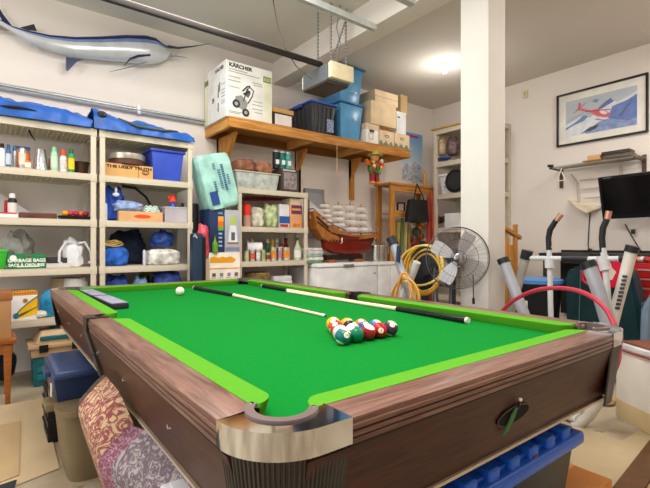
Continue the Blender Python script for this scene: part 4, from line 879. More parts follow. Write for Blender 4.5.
b = MB(); b.box(a, c-.03, 4.16, 4.34, h+.002, min(h+.11, 1.63), C('e0cdb0'), .003); single('small_carton', b, None, 'plain tan carton on the purple and orange food carton', 'carton')
# cans on third level: front row, back row
fr = [(245.5, 250, 253, 'b8c890', 'c8c8c0', 'pale green'), (251, 256, 252.5, 'd86040', 'd0c8b8', 'orange red'), (257, 261.5, 252, 'e0dee0', 'e8e4dc', 'white'), (262.5, 266.5, 252, '9ab060', 'd8d0b0', 'olive green'), (267, 271, 255, '8a3a38', 'c8c0b8', 'dark red'), (272, 278, 249.5, 'd88a3c', 'e0b070', 'amber'), (279, 283, 250, 'b07aa0', 'e8e4e4', 'lilac and white'), (284.5, 292, 249.5, 'e8953c', 'e04830', 'large orange')]
for p0, p1, yt, c1, c2, nme in fr:
    can(p0, p1, yt-2.2, W3, 4.145, C('c8c4ba', metal=.5), None, 'food_can', '%s labelled can in the front row of the can shelf' % nme, 'can', band=C(c1, var=.35, scale=40), shoulder=False)
bk = [(246, 250, 241, 'a05040', 'e8e4e0', 'brown jar with white cap'), (250.5, 255, 241, '8a4a38', 'e8e0dc', 'dark brown jar with pale cap'), (266.5, 270.5, 240.5, '4a8a50', 'e8e4d8', 'green jar with white cap'), (271.5, 275, 240.5, 'c8a030', 'e8b030', 'yellow jar with yellow cap'), (275.5, 279.5, 240, '98a080', 'd8d8d0', 'grey green jar with grey cap'), (256, 260, 244, '5a3a30', '9a4030', 'dark jar with red cap'), (280.5, 284, 245, 'c8b8a0', 'a83030', 'beige jar with red cap')]
for p0, p1, yt, c1, c2, nme in bk:
    can(p0, p1, yt-1.5, W3, 4.32, C(c1, var=.3), C(c2), 'food_jar', '%s in the back row of the can shelf' % nme, 'jar', shoulder=False)
x0, x1 = P(248.5, 248, Y=4.2).x, P(263, 248, Y=4.2).x; zz = P(255, 250, Y=4.13).z
t = thing('paper_roll', 'white paper towel roll lying across the can tops', 'paper roll', ((x0+x1)/2, 4.22, zz)); rr = .05
z_ = P(256, 248, Y=4.2).z
b = MB(); b.cyl((x0, 4.24, z_+.012), (x1-.02, 4.2, z_+.012), rr, rr, C('f0eef0'), 24); b.cyl((x1-.021, 4.2, z_+.012), (x1-.016, 4.199, z_+.012), .02, .02, C('3a2c28'), 16); part('roll', b, None, t)
x0, x1 = P(271, 247, Y=4.24).x, P(284, 247, Y=4.24).x
b = MB(); b.lathe(((x0+x1)/2, 4.26, P(278, 248.5, Y=4.24).z), [(.001, 0), (.05, 0), (.075, .01), (.075, .014), (.001, .014)], white, 24); single('white_dish', b, None, 'small white dish lying on the can tops', 'dish')
def bottle(px, yt, z0, Y, col, label, r=.032, capc='222222', labelc=None):
    x = P(px, 250, Y=Y).x; h = P(px, yt, Y=Y).z-z0; t = thing('sauce_bottle', label, 'bottle', (x, Y, z0))
    b = MB(); b.lathe((x, Y, z0), [(.001, 0), (r, 0), (r, h*.5), (r*.8, h*.6), (r*.36, h*.74), (r*.33, h*.9), (.001, h*.9)], C(col, rough=.12), 20); part('glass', b, None, t)
    b = MB(); b.lathe((x, Y, z0), [(.001, h*.88), (r*.42, h*.88), (r*.42, h), (.001, h)], C(capc), 14); part('cap', b, None, t)
    if labelc: b = MB(); b.lathe((x, Y, z0), [(r+.001, h*.12), (r+.001, h*.45)], C(labelc), 20); part('paper_label', b, None, t)
bottle(286, 238, W3, 4.33, '7a2820', 'dark red sauce bottle leaning behind the large orange can', .045)
bottle(297.5, 237.5, W3, 4.16, 'b8bea0', 'tall pale green bottle with white label at the right end of the can shelf', .042, '3a5a40', 'e4e6dc')
# fourth level (just above the table rail)
W4 = LV3[3]+.001
b = MB(); x = P(258, 270, Y=4.25).x
b.lathe((x, 4.26, .70), [(.12, 0), (.135, .02), (.14, .09), (.13, .1), (.11, .02)], C('8a7444', var=.5, scale=40), 24); single('wicker_basket', b, None, 'brown wicker basket on the stack below the can shelf', 'basket')
b = MB(); a, c = P(254, 276, Y=4.15).x, P(273, 276, Y=4.15).x; b.box(a, c, 4.15, 4.4, W4, .69, C('c85a2c', rough=.7), .004); single('orange_box', b, None, 'orange red box under the wicker basket', 'box')
a, c = P(273.5, 276, Y=4.14).x, P(293.5, 276, Y=4.14).x
for k in range(4): b = MB(); b.box(a+.01*(k % 2), c-.008*k, 4.14, 4.4, W4+.055*k+.001, W4+.055*(k+1), C(['d8d4d0', 'c84a3c', 'e4e2de', 'd0d4d8'][k]), .004); single('folded_paper_pack', b, None, ['grey white pack at the bottom of the paper stack', 'red edged pack second from the bottom of the paper stack', 'white pack third in the paper stack', 'pale blue grey pack on top of the paper stack'][k], 'paper pack')
# ---- between unit 2 and unit 3: boxes, diaper pack, bags
a, c = P(206, 270, Y=4.06).x, P(239, 270, Y=4.06).x; h = P(222, 252, Y=4.06).z
a, c = P(209, 270, Y=4.0).x, P(240, 270, Y=4.0).x; h = P(224, 252.5, Y=4.0).z
t = thing('tool_box_carton', 'white carton with orange bands and rows of small tool pictures', 'box', ((a+c)/2, 4.2, 0)); b = MB(); b.box(a, c, 4.0, 4.35, 0, h, C('ece4d4', rough=.6), .004); part('carton', b, None, t)
b = MB(); W_ = c-a; Yf = 3.998
for v in (.155, .32, .48, .6): b.box(a+.004, c-.01, Yf, Yf+.002, h-v-.006, h-v+.004, C('e09038'))
b.text('Stanley', .001, (a+.02, Yf, h-.08), (1, 0, 0), (0, 0, 1), C('e8a020')) if 0 else None
b.prism([(a+.01, Yf, h-.10), (a+.26, Yf, h-.10), (a+.28, Yf, h-.07), (a+.25, Yf, h-.05), (a+.22, Yf, h-.038), (a+.18, Yf, h-.05), (a+.14, Yf, h-.04), (a+.1, Yf, h-.05), (a+.04, Yf, h-.038), (a+.01, Yf, h-.055)], (0, .002, 0), C('e8a020'))
for v in (.235, .4, .54):
    for k in range(4): x = a+.05+W_*.24*k; b.box(x-.018, x+.018, Yf, Yf+.002, h-v, h-v+.035, C(['5a5a60', '8a8a88', '9a88a8', '6a6058'][k])); b.box(x-.03, x+.02, Yf, Yf+.002, h-v-.015, h-v-.008, C('b0a8a0'))
part('printed_front', b, None, t, 'orange bands and tool pictures')
h0 = h+.001
a, c = P(209.5, 240, Y=4.03).x, P(224.5, 240, Y=4.03).x; hA = P(217, 209, Y=4.03).z
t = thing('blender_box', 'dark navy box with orange and green printed squares', 'box', ((a+c)/2, 4.15, h0)); b = MB(); b.box(a, c, 4.03, 4.3, h0, hA, C('24365c', rough=.4), .003); part('carton', b, None, t)
b = MB(); m_ = (a+c)/2+.01; Yf = 4.028
for v in (.25, .29, .33, .37): b.box(m_+.005, c-.025, Yf, Yf+.002, hA-v, hA-v+.018, C('9ab0d0'))
b.box(m_, c-.02, Yf, Yf+.002, hA-.05, hA-.03, C('6a90d0'))
part('printed_dots', b, None, t)
for z0_, z1_, cc_, w_ in ((.17, .12, 'e8682c', 'orange'), (.12, .07, 'e8a838', 'yellow'), (.21, .17, '68a848', 'green')): b = MB(); b.box(m_, c-.01, Yf, Yf+.002, hA-z0_, hA-z1_, C(cc_)); part('printed_square', b, None, t, w_+' printed square')
a, c = c+.004, P(240, 240, Y=4.03).x; hB = P(232, 210, Y=4.03).z
t = thing('juicer_box', 'grey box with a picture of a silver juicer and green glass', 'box', ((a+c)/2, 4.15, h0)); b = MB(); b.box(a, c, 4.03, 4.3, h0, hB, C('aeb0b8', rough=.4), .003); part('carton', b, None, t)
b = MB(); m_ = (a+c)/2+.005
b.prism([(m_-.05, Yf, h0+.1), (m_+.05, Yf, h0+.1), (m_+.04, Yf, h0+.22), (m_+.03, Yf, h0+.27), (m_-.03, Yf, h0+.27), (m_-.04, Yf, h0+.22)], (0, .002, 0), C('e0e0e4'))
b.box(m_-.02, m_+.02, Yf-.001, Yf+.002, h0+.12, h0+.2, C('5a5c64')); b.box(m_-.06, m_+.06, Yf, Yf+.002, h0+.085, h0+.1, C('8a5a40')); b.prism([(m_-.02, Yf, h0+.275), (m_+.02, Yf, h0+.275), (m_+.03, Yf, h0+.36), (m_-.03, Yf, h0+.36)], (0, .002, 0), C('b4c850')); b.box(a+.006, c-.006, Yf, Yf+.002, h0+.01, h0+.05, C('7a8098'))
part('printed_picture', b, None, t, 'picture of a juicer')
# baby-diaper style pack, tilted
cx = P(212, 180, Y=4.08)
T = at((cx.x+.045, 4.13, hA+.275), 0, 0, -.27)
t = thing('wrapped_pack', 'large teal plastic wrapped pack tilted on the navy box', 'wrapped pack', (cx.x, 4.16, hA))
b = MB(); bb = bmesh.new(); bmesh.ops.create_cube(bb, size=1); bmesh.ops.subdivide_edges(bb, edges=bb.edges[:], cuts=9, use_grid_fill=True)
for v in bb.verts:
    k = 1-.10*(abs(v.co.x*2)**8*abs(v.co.z*2)**8)*.6-.03*(abs(v.co.y*2)**6)
    n_ = noise.noise(v.co*5)*.025
    v.co = Vector((v.co.x*.34*(k+n_), v.co.y*.24*(k+n_), v.co.z*.54*(k+n_)))
b.merge(bb, C('a2d2c8', rough=.25, var=.25, scale=7, bump=.4), T); pk = part('wrapped_body', b, None, t, smooth=1.2)
b = MB()
def tt(u, v): return T @ Vector((u, -.128, v))
xd = (T.to_3x3() @ Vector((0, 0, 1))); yd = (T.to_3x3() @ Vector((-1, 0, 0)))
b.box(-.13, -.05, -.128, -.124, -.22, -.09, C('2c4a8c'), 0, T)
for (u0, v0, v1, cc_) in ((.02, -.08, .12, '5a88a8'), (-.05, -.1, .03, '4a7a9c'), (.06, -.1, .18, '3c6a94'), (.10, -.05, .08, '6a98b0'), (-.02, .12, .19, '6a9ab0')):
    for k in range(int((v1-v0)/.022)): b.box(u0-.012, u0+.012, -.128, -.124, v0+.022*k, v0+.022*k+.014, C(cc_), 0, T)
part('printed_marks', b, None, pk, 'dark blue printed marks')
# red bag/cup bundle + green bottle at left of the navy box
t = thing('drink_pack', 'red and clear plastic wrapped pack of drink cups beside the navy box', 'drink pack', (P(205, 240, Y=3.98).x, 3.98, 0)); x = P(204.5, 230, Y=3.98).x
b = MB(); b.box(x-.05, x+.04, 3.95, 4.1, 0.0, h0-.06, C('bfa68c', rough=.8), .004); part('carton', b, None, t)
b = MB(); b.blob((x, 4.02, h0+.10), (.055, .05, .17), C('c84858', rough=.2, var=.35, scale=12), .18, 2.5, 61, pw=.7); part('wrapped_cups', b, None, t)
bottle(215, 236, h0, 4.0, '6a9a28', 'small olive green bottle in front of the navy box', .028, '4a7a20')
# ---- long black padded bags standing
for k, (pxa, pxb, yt, Y, lab) in enumerate(((192.5, 199.5, 203, 4.25, 'slim black bag standing behind the dark blue padded bag'), (193, 207, 233, 3.85, 'dark navy padded case standing between the shelving units'))):
    a, c = P(pxa, 240, Y=Y).x, P(pxb, 240, Y=Y).x; h = P((pxa+pxb)/2, yt, Y=Y).z
    t = thing('padded_case', lab, 'case', ((a+c)/2, Y, 0))
    b = MB(); b.box(a, c-(c-a)*.25*k, Y, Y+.1, 0, h, C('16181c' if k == 0 else '26364c', rough=.45), .03, seg=4); part('case_body', b, None, t)
    if k: b = MB(); b.box(c-(c-a)*.27, c, Y+.01, Y+.11, 0, h-.03, C('15161a', rough=.5), .025, seg=4); part('side_panel', b, None, t, 'black side panel')
b = MB(); p = P(197, 238, Y=3.8); b.tube([p, p+Vector((-.02, 0, .03)), p+Vector((-.03, 0, .01))], .006, C('d0ccd0'), 6); single('white_clip', b, None, 'small white clip at the top of the navy padded case', 'clip')
# ================================================================ FREEZER, WASHER, SHIP
FX0, FX1, FY, FZ = 2.935, 3.885, 3.98, .885
t = thing('chest_freezer', 'white chest freezer carrying the model sailing ship', 'freezer', ((FX0+FX1)/2, 4.27, 0))
b = MB(); b.box(FX0, FX1, FY+.012, 4.57, .03, FZ-.05, C('e6e6e6', rough=.35), .01); part('body', b, None, t)
b = MB(); b.box(FX0-.006, FX1+.006, FY, 4.58, FZ-.045, FZ, C('f0f0ee', rough=.3), .01); l = part('lid', b, None, t)
b = MB(); b.box((FX0+FX1)/2-.09, (FX0+FX1)/2+.07, FY-.012, FY+.002, FZ-.05, FZ-.018, C('8a8e94', metal=.5), .004); part('handle', b, None, l, 'grey handle')
b = MB(); b.box(FX1-.06, FX1-.02, FY+.009, FY+.013, FZ-.15, FZ-.135, C('8a8e98')); part('badge', b, None, t)
b = MB(); b.box(FX0+.04, FX1-.04, FY+.04, 4.5, 0, .03, blackm); part('base', b, None, t)
WX0, WX1 = 3.905, 4.33
t = thing('white_cabinet', 'white low cabinet right of the freezer holding the steel pot', 'cabinet', ((WX0+WX1)/2, 4.27, 0))
b = MB(); b.box(WX0, WX1, FY+.01, 4.57, 0, .84, C('e2e0de', rough=.4), .006); part('body', b, None, t); b = MB(); b.box(WX0-.005, WX1+.02, FY-.01, 4.58, .841, .875, C('ebe9e6', rough=.4), .006); part('top', b, None, t)
b = MB(); b.box(WX0+.01, (WX0+WX1)/2-.003, FY-.004, FY+.009, .08, .82, C('e6e4e2', rough=.4), .003); part('door', b, None, t); b = MB(); b.box((WX0+WX1)/2+.003, WX1-.01, FY-.004, FY+.009, .08, .82, C('e6e4e2', rough=.4), .003); part('door', b, None, t)
# books/cloths left of the ship
a, c = P(309, 255, Y=4.05).x, P(324, 255, Y=4.05).x
for k in range(5):
    b = MB(); b.box(a+.01*(k % 2), c-.012*((k+1) % 2), 4.06, 4.3, FZ+.001+.036*k, FZ+.036*(k+1), C(['6a8a70', 'e0d8d0', '8ab0a8', 'd8c0c0', 'c8ccc8'][k], var=.25, scale=30), .008)
    single('folded_towel', b, None, ['green folded towel at the bottom of the towel stack', 'cream folded towel second from the bottom of the stack', 'teal grey folded towel in the middle of the stack', 'pink folded towel second from the top of the stack', 'light grey folded towel topmost on the stack'][k], 'towel', None)
# breaker panel
a, c = P(304, 190, Y=4.6).x, P(323, 190, Y=4.6).x; z0, z1 = P(313, 238, Y=4.6).z, P(313, 189, Y=4.6).z
t = thing('breaker_panel', 'grey metal electrical panel on the wall behind the ship stern', 'electrical panel', ((a+c)/2, YW, z0)); b = MB(); b.box(a, c, 4.57, YW-.001, z0, z1, C('8e9094', rough=.5), .006); part('panel_box', b, None, t)
b = MB(); b.box(a+.05, c-.04, 4.562, 4.569, z0+.05, z1-.06, C('9a9ca0', rough=.5), .004); dd = part('door', b, None, t); b = MB(); b.box(c-.09, c-.07, 4.553, 4.561, (z0+z1)/2-.03, (z0+z1)/2+.03, C('3a3c40')); part('latch', b, None, dd)
# steel pot
q = P(377.5, 255, Y=4.30)
t = thing('steel_pot', 'steel stock pot with lid on the white cabinet', 'pot', (q.x, 4.31, .876))
x1_ = P(366, 250, Y=4.2).x; x2_ = P(389, 250, Y=4.2).x; r_ = (x2_-x1_)/2*.72; hz = P(377, 240, Y=4.2).z-.876
b = MB(); b.lathe((q.x, 4.31, .876), [(.001, 0), (r_, 0), (r_, hz*.7), (.001, hz*.7)], C('b8b4ac', metal=.9, rough=.25), 28); part('pot_body', b, None, t)
b = MB(); b.lathe((q.x, 4.31, .876), [(r_*1.04, hz*.7), (r_*1.04, hz*.76), (r_*.6, hz*.9), (.001, hz*.93)], C('d0ccc4', metal=.9, rough=.2), 28); part('lid', b, None, t); b = MB(); b.lathe((q.x, 4.31, .876), [(.001, hz*.92), (.02, hz*.92), (.025, hz), (.001, hz*1.02)], C('8a7a60'), 12); part('knob', b, None, t)
# ---- ship
def ship():
    Y = 4.2; wood = C('8a4a24', rough=.35, var=.3, scale=20); wood2 = C('a0642c', rough=.35, var=.3, scale=20); hullc = C('7a2418', rough=.25, var=.2); dark = C('241a16', rough=.5)
    def q(x, y, dy=0): return P(x, y, Y=Y)+Vector((0, dy, 0))
    x0 = q(322, 250); t = thing('model_ship', 'large wooden four masted model sailing ship on the chest freezer', 'model ship', (q(345, 250).x, Y, FZ))
    # hull loft : stations along x
    st = [(322, 236, 244, .02), (324, 233, 250, .07), (332, 234, 253.5, .085), (345, 236, 255, .09), (356, 237, 255, .085), (364, 236.5, 253, .06), (370, 235, 248, .03), (374.5, 233.5, 238, .006)]
    bb = bmesh.new(); rings = []; nk = 10
    for px, yt, yb, hw in st:
        tp = q(px, yt); bt = q(px, yb); r = []
        for k in range(nk+1):
            a = PI*k/nk; s = math.cos(a); d = math.sin(a)
            r.append(bb.verts.new((tp.x, Y+hw*math.copysign(abs(s)**.6, s), tp.z-(tp.z-bt.z)*d**.7)))
        rings.append(r)
    for ra, rb in zip(rings, rings[1:]):
        for k in range(nk): bb.faces.new((ra[k], rb[k], rb[k+1], ra[k+1]))
        bb.faces.new((ra[0], ra[nk], rb[nk], rb[0]))
    bb.faces.new(rings[0]); bb.faces.new(rings[-1][::-1]); bmesh.ops.recalc_face_normals(bb, faces=bb.faces)
    b = MB(); b.merge(bb, hullc); part('hull', b, None, t, 'red brown hull', smooth=.8)
    def strip(pa, pb, th, m, name, hw, dy=0):
        b = MB(); A = q(*pa); B = q(*pb); b.prism([A+Vector((0, -hw, 0)), B+Vector((0, -hw*.8, 0)), B+Vector((0, hw*.8, 0)), A+Vector((0, hw, 0))], (0, 0, th), m); part(name, b, None, t)
    b = MB()
    for k in range(16): p = q(326+3*k, 240.5-.02*k); b.box(p.x-.010, p.x+.010, Y-.093, Y-.088, p.z-.010, p.z+.010, dark)
    part('gun_ports', b, None, t, 'row of dark gun ports')
    # upper works with rising stern
    pts = [(309.5, 212), (312, 211), (317, 218), (322, 223.5), (330, 228), (341, 232.5), (341, 234), (358, 235), (372, 234.5), (374, 237), (360, 239), (340, 241), (326, 242), (318, 238), (313, 229)]
    b = MB(); b.prism([q(x, y, -.085) for x, y in pts], (0, .17, 0), wood2); part('upper_hull', b, None, t, 'orange brown upper works', smooth=.3)
    for (xa, ya, xb, yb2, hh_) in ((312, 217, 324, 228, .018), (313, 222, 326, 232, .014), (327, 233, 342, 237, .014)):
        b = MB(); b.tube([q(xa, ya, -.088), q(xb, yb2, -.088)], hh_*.7, dark, 4); part('window_row', b, None, t)
    for (xa, ya, xb, yb2) in ((309.5, 209, 320, 219), (320, 219, 331, 226), (331, 226, 342, 231), (343, 233, 373, 233)):
        b = MB(); b.tube([q(xa, ya, -.08), q(xb, yb2, -.08)], .006, wood, 6); b.tube([q(xa, ya, .08), q(xb, yb2, .08)], .006, wood, 6); b.tube([q(xa, ya, -.08), q(xa, ya, .08)], .006, wood, 6); part('railing', b, None, t)
    # masts, yards, sails
    sailm = C('e6e0da', rough=.9, alpha=.55)
    for k, (mx, yt, yb) in enumerate(((324.5, 201, 226), (338, 202, 231), (350, 202, 236), (361, 204, 236))):
        b = MB(); b.tube([q(mx, yb), q(mx, yt)], [.012, .006], wood2, 8); m_ = part('mast', b, None, t)
        n_ = 4 if k else 4
        for j in range(n_):
            yy = yt+3+(yb-yt-5)*j/n_; p = q(mx, yy); L = .055+.012*j
            dv = Vector((.8, -.6, 0))
            b = MB(); b.tube([p-dv*L, p+dv*L], .005, wood, 6); part('yard', b, None, m_)
            p2 = q(mx, yy+(yb-yt-5)/n_*.85)
            def sf(u, v, p=p, p2=p2, L=L): return p.lerp(p2, v)+dv*L*.95*(2*u-1)*(1+.12*v)+Vector((-.6, -.8, 0))*(.028*math.sin(PI*v)*math.cos((u-.5)*2))
            if j < 4: b = MB(); b.grid(sf, 6, 6, sailm, .002); part('sail', b, None, m_, smooth=1.2)
    b = MB(); b.prism([q(309.5, 201), q(324, 213), q(323, 224), q(309.5, 218)], (0, .003, 0), sailm); part('stern_sail', b, None, t)
    b = MB(); b.tube([q(309.2, 200), q(309.2, 224)], .005, wood, 6); part('stern_pole', b, None, t)
    b = MB(); b.tube([q(370, 236), q(382, 229.5)], [.008, .003], wood2, 8); bs = part('bowsprit', b, None, t)
    for a_, c_ in (((361, 204), (379, 231)), ((361, 210), (375, 233))): b = MB(); b.tube([q(*a_), q(*c_)], .0015, C('e0d8cc'), 4); part('rigging', b, None, bs)
    b = MB(); b.prism([q(362, 209), q(373, 231), q(364, 232)], (0, .002, 0), sailm); part('jib_sail', b, None, t)
    b = MB(); p = q(337, 238, -.1); b.tube([p, p+Vector((-.01, -.005, -.03)), p+Vector((.0, -.005, -.05)), p+Vector((-.025, -.005, -.07))], [.008, .010, .007, .003], C('e8e4e0'), 6); part('ribbon', b, None, t, 'white ribbon')
    A = q(324, 254); B = q(361, 262)
    b = MB(); b.box(A.x, B.x, Y-.035, Y+.035, FZ+.03, q(340, 254.5).z, dark, .004); part('keel_block', b, None, t)
    for px in (328, 356): p = q(px, 260); b = MB(); b.box(p.x-.055, p.x+.055, Y-.09, Y+.09, FZ+.001, FZ+.035, C('9a5a34'), .008); part('stand_foot', b, None, t)
ship()
# ================================================================ WOODEN RACK NEAR THE CORNER
ry = 4.2
def R(x, y, Y=ry): return P(x, y, Y=Y)
a = R(391, 182).x; c = R(431, 182).x; zt0 = R(391, 182).z
t = thing('wooden_rack', 'orange stained wooden rack frame near the room corner', 'rack', ((a+c)/2, ry+.15, 0))
b = MB(); b.box(a-.02, c+.1, ry-.02, ry+.32, zt0-.03, zt0, pine, .003); part('top_board', b, None, t)
b = MB(); b.box(a, c+.08, ry, ry+.04, zt0-.12, zt0-.03, pine, .003); part('front_beam', b, None, t)
for x in (a, c): 
    for yy in (ry, ry+.26): b = MB(); b.box(x, x+.085, yy, yy+.04, 0, zt0-.12 if yy == ry else zt0-.03, pine_z, .003); part('post', b, None, t)
for yy_, d0 in ((214, .09), (266, .1)): z = R(405, yy_).z; b = MB(); b.box(a+.085, c, ry+.0, ry+.035, z-d0/2, z+d0/2, pine, .003); b.box(a+.085, c, ry+.035, ry+.26, z+.0, z+.02, pine_y); part('shelf_board', b, None, t)
# bag hung on it
h_ = R(417, 184, 4.06); t = thing('tote_bag', 'black fabric bag hanging by two straps from the wooden rack', 'bag', (h_.x, 4.1, h_.z))
A = R(406, 199, 4.06); B = R(428, 223, 4.06)
b = MB(); bb = bmesh.new(); bmesh.ops.create_cube(bb, size=1); bmesh.ops.subdivide_edges(bb, edges=bb.edges[:], cuts=7, use_grid_fill=True)
W_ = B.x-A.x; H = A.z-B.z; ctr = Vector(((A.x+B.x)/2, 4.06, (A.z+B.z)/2))
for v in bb.verts:
    k = .80+.20*(.5-v.co.z)+.05*noise.noise(Vector((3, v.co.z*6, 1))); e_ = 1-.55*(abs(v.co.x)*2)**4+.3*noise.noise(Vector((v.co.x*9, 1, v.co.z*2)))
    v.co = ctr+Vector((v.co.x*W_*k, v.co.y*.12*e_*(1+.25*noise.noise(v.co*6)), v.co.z*H*(1-.12*(abs(v.co.x)*2)**3)+.03*noise.noise(Vector((v.co.x*7, v.co.z*4, 5)))))
b.merge(bb, C('18181a', rough=.55, bump=.3)); part('bag_body', b, None, t, smooth=1)
for s in (-1, 1): b = MB(); b.tube([h_, Vector((ctr.x+s*.09, 4.03, A.z+.05)), Vector((ctr.x+s*.11, 4.03, A.z-.04))], .01, C('202022'), 6); part('strap', b, None, t)
b = MB(); b.tube([h_+Vector((0, .09, .03)), h_+Vector((0, 0, .02)), h_], .006, steel, 6); part('hook', b, None, t)
# contents of the rack: poles, planks, guitar-like things
items = [((399, 222), (396, 262), .018, 'c8c060', 'olive yellow ski standing left in the wooden rack'), ((402.5, 218), (400, 262), .016, '7a8a50', 'dark green ski standing second in the wooden rack'), ((406, 221), (404, 262), .018, 'd0c890', 'pale yellow ski standing third in the wooden rack'), ((409, 224), (408, 262), .014, 'b8963c', 'ochre ski standing fourth in the wooden rack')]
for k, (p, q_, r, col, lab) in enumerate(items):
    A = R(*p, 4.3); B = R(*q_, 4.3); B.z = max(R(405, 266).z+.025, .3); b = MB(); b.box(-r*1.6, r*1.6, -.008, .008, 0, (A-B).length, C(col, rough=.3), .003, Matrix.Translation(B) @ (A-B).to_track_quat('Z', 'Y').to_matrix().to_4x4()); single('ski', b, None, lab, 'ski', 'skis in the wooden rack')
for k, (p, q_, r, col, lab, nm_) in enumerate((((428, 196), (428, 262), .035, 'a02c28', 'dark red padded bag standing against the rack post', 'red_bag'), ((431.5, 190), (432, 258), .022, 'b8402c', 'rust red bag strap bundle beside the rack post', 'red_bundle'))):
    A = R(*p, 4.135); B = R(*q_, 4.135); b = MB(); b.tube([Vector((B.x, B.y, .0)), B, A.lerp(B, .6)+Vector((.02, 0, 0)), A], [r*1.1, r*1.2, r, r*.6], C(col, bump=.3, var=.3), 10); single(nm_, b, None, lab, 'bag')
zs = R(405, 266).z+.021
rb = C('c02830', bump=.3)
b = MB(); b.blob(R(418, 246, 4.26), (.11, .09, .06), C('b02830', var=.3, bump=.4), .3, 2.5, 71, flat=False); single('red_cloth', b, None, 'crimson cloth heap in the wooden rack', 'cloth')
b = MB(); b.blob(R(416, 232, 4.32), (.06, .06, .07), C('4a5a48', var=.5, bump=.4), .2, 2.5, 72, flat=False); single('grey_green_bag', b, None, 'grey green pouch under the black hanging bag', 'pouch')
for k, (x, y, col, nme) in enumerate(((420, 228, 'd87838', 'orange'), (424, 226, 'c89858', 'tan'), (421, 236, 'b85838', 'brick coloured'), (426, 240, 'e0d8a0', 'cream'), (412, 226, 'e8e4e0', 'white'), (411, 240, '7a3028', 'maroon'))):
    p = R(x, y, 4.3); b = MB(); b.blob(p, (.045, .04, .045), C(col, var=.4, scale=20), .25, 3, 80+k, sub=2, flat=False); single('small_bundle', b, None, '%s small bundle stuffed in the wooden rack' % nme, 'bundle')
b = MB(); A, B = R(397, 253, 4.2), R(413, 262, 4.2); b.box(A.x, B.x, 4.24, 4.42, R(405, 262.0).z-.02, A.z-.02, C('a8602c', rough=.6), .004); single('wooden_crate', b, None, 'reddish wooden crate on the lower board of the wooden rack', 'crate')
A, B = R(400, 203, 4.3), R(408, 211, 4.3); b = MB()
for (p, q_) in (((397.5, 203), (404.5, 203)), ((397.5, 211), (404.5, 211)), ((397.5, 203), (397.5, 211)), ((404.5, 203), (404.5, 211))): b.tube([R(*p, 4.34), R(*q_, 4.34)], .014, C('1c1c1e'), 4)
single('small_picture', b, None, 'small black framed picture standing in the wooden rack', 'frame')
# stuff along: top of rack
b = MB(); p = R(427.5, 172, 4.25); b.lathe((p.x, 4.3, zt0+.001), [(.001, 0), (.03, 0), (.03, .18), (.014, .25), (.001, .25)], C('c89058'), 14); single('wooden_bottle', b, None, 'tan wooden vase on the wooden rack top', 'vase')
# ================================================================ UNIT BEHIND THE PILLAR (right wall)
U0, U1, UX0, UX1 = 3.25, 4.12, 5.17, 5.745
lv4 = [2.78, 2.30, 1.83, 1.345, .86, .37]
t = thing('shelving_unit', 'tall pale shelving unit on the right wall partly hidden by the pillar', 'shelf', ((UX0+UX1)/2, (U0+U1)/2, 0))
for z in lv4:
    b = MB(); b.box(UX0, UX1, U0, U1, z-.02, z, resin, .002); b.box(UX0, UX0+.015, U0, U1, z-.07, z-.02, resin, .002); b.box(UX1-.015, UX1, U0, U1, z-.07, z-.02, resin); b.box(UX0, UX1, U0, U0+.015, z-.07, z-.02, resin, .002); b.box(UX0, UX1, U1-.015, U1, z-.07, z-.02, resin, .002); part('shelf_board', b, None, t)
for x in (UX0+.02, UX1-.02):
    for y in (U0+.02, U1-.02): b = MB(); b.box(x-.024, x+.024, y-.024, y+.024, 0, 2.78, resin, .005); part('post', b, None, t)
b = MB(); b.box(UX0-.03, UX1-.06, U0+.05, U1+.03, 2.781, 2.80, C('c89a50'), .003); single('yellow_board', b, None, 'thin yellow wooden board on the top of the tall shelving', 'board')
def rbl(px, py, rr, col, lab, name, cat, seed=0, X=5.3, amp=.2, var=.25, scale=9, bump=.4):
    p = P(px, py, X=X); b = MB(); b.blob(p, rr, C(col, var=var, scale=scale, bump=bump), amp, 2.3, seed, sub=3, flat=True); return single(name, b, None, lab, cat, smooth=1.2)
rbl(442.5, 147, (.09, .085, .165), 'c8b088', 'tan patterned bag on the upper shelf behind the pillar', 'patterned_bag', 'bag', 91, 5.36, .12, .4, 25)
rbl(453, 147, (.10, .11, .165), '6a5458', 'dark striped cushion bag beside the tan patterned bag', 'striped_bag', 'bag', 92, 5.34, .12, .8, 22)
rbl(443, 159, (.07, .13, .03), '2c4a8c', 'dark blue cloth under the tan patterned bag', 'blue_cloth', 'cloth', 93, 5.27)
t = thing('white_bin', 'white plastic bin with holes on the shelf behind the pillar', 'bin', (5.4, 3.95, 1.832))
p = P(436, 190, X=5.22); y1 = P(436, 190, X=5.22).y; y0 = P(455, 190, X=5.22).y; y1 = min(y1, 4.05)
b = MB(); b.frus(5.4, (y0+y1)/2, 1.832, P(445, 174, X=5.22).z-.03, .32, y1-y0-.05, .36, y1-y0, C('e4e4e6', rough=.4), .012); part('bin_body', b, None, t)
b = MB(); b.box(5.2, 5.6, y0-.01, y1+.01, P(445, 174, X=5.22).z-.03, P(445, 174, X=5.22).z, C('ecece8', rough=.4), .01); part('lid', b, None, t)
b = MB()
for k in range(6): b.box(5.213, 5.219, y0+.07+.045*(k % 3), y0+.09+.045*(k % 3), 1.93+.06*(k//3), 1.95+.06*(k//3), C('9a9aa0'))
part('vent_holes', b, None, t)
b = MB(); p = P(460, 180, X=5.3); b.cyl((5.18, p.y, 2.0), (5.205, p.y, 2.0), .165, .165, C('1e1e22', rough=.4), 32); b.cyl((5.174, p.y, 2.0), (5.18, p.y, 2.0), .12, .12, C('34343a'), 32); single('round_case', b, None, 'round black case standing beside the white bin', 'case')
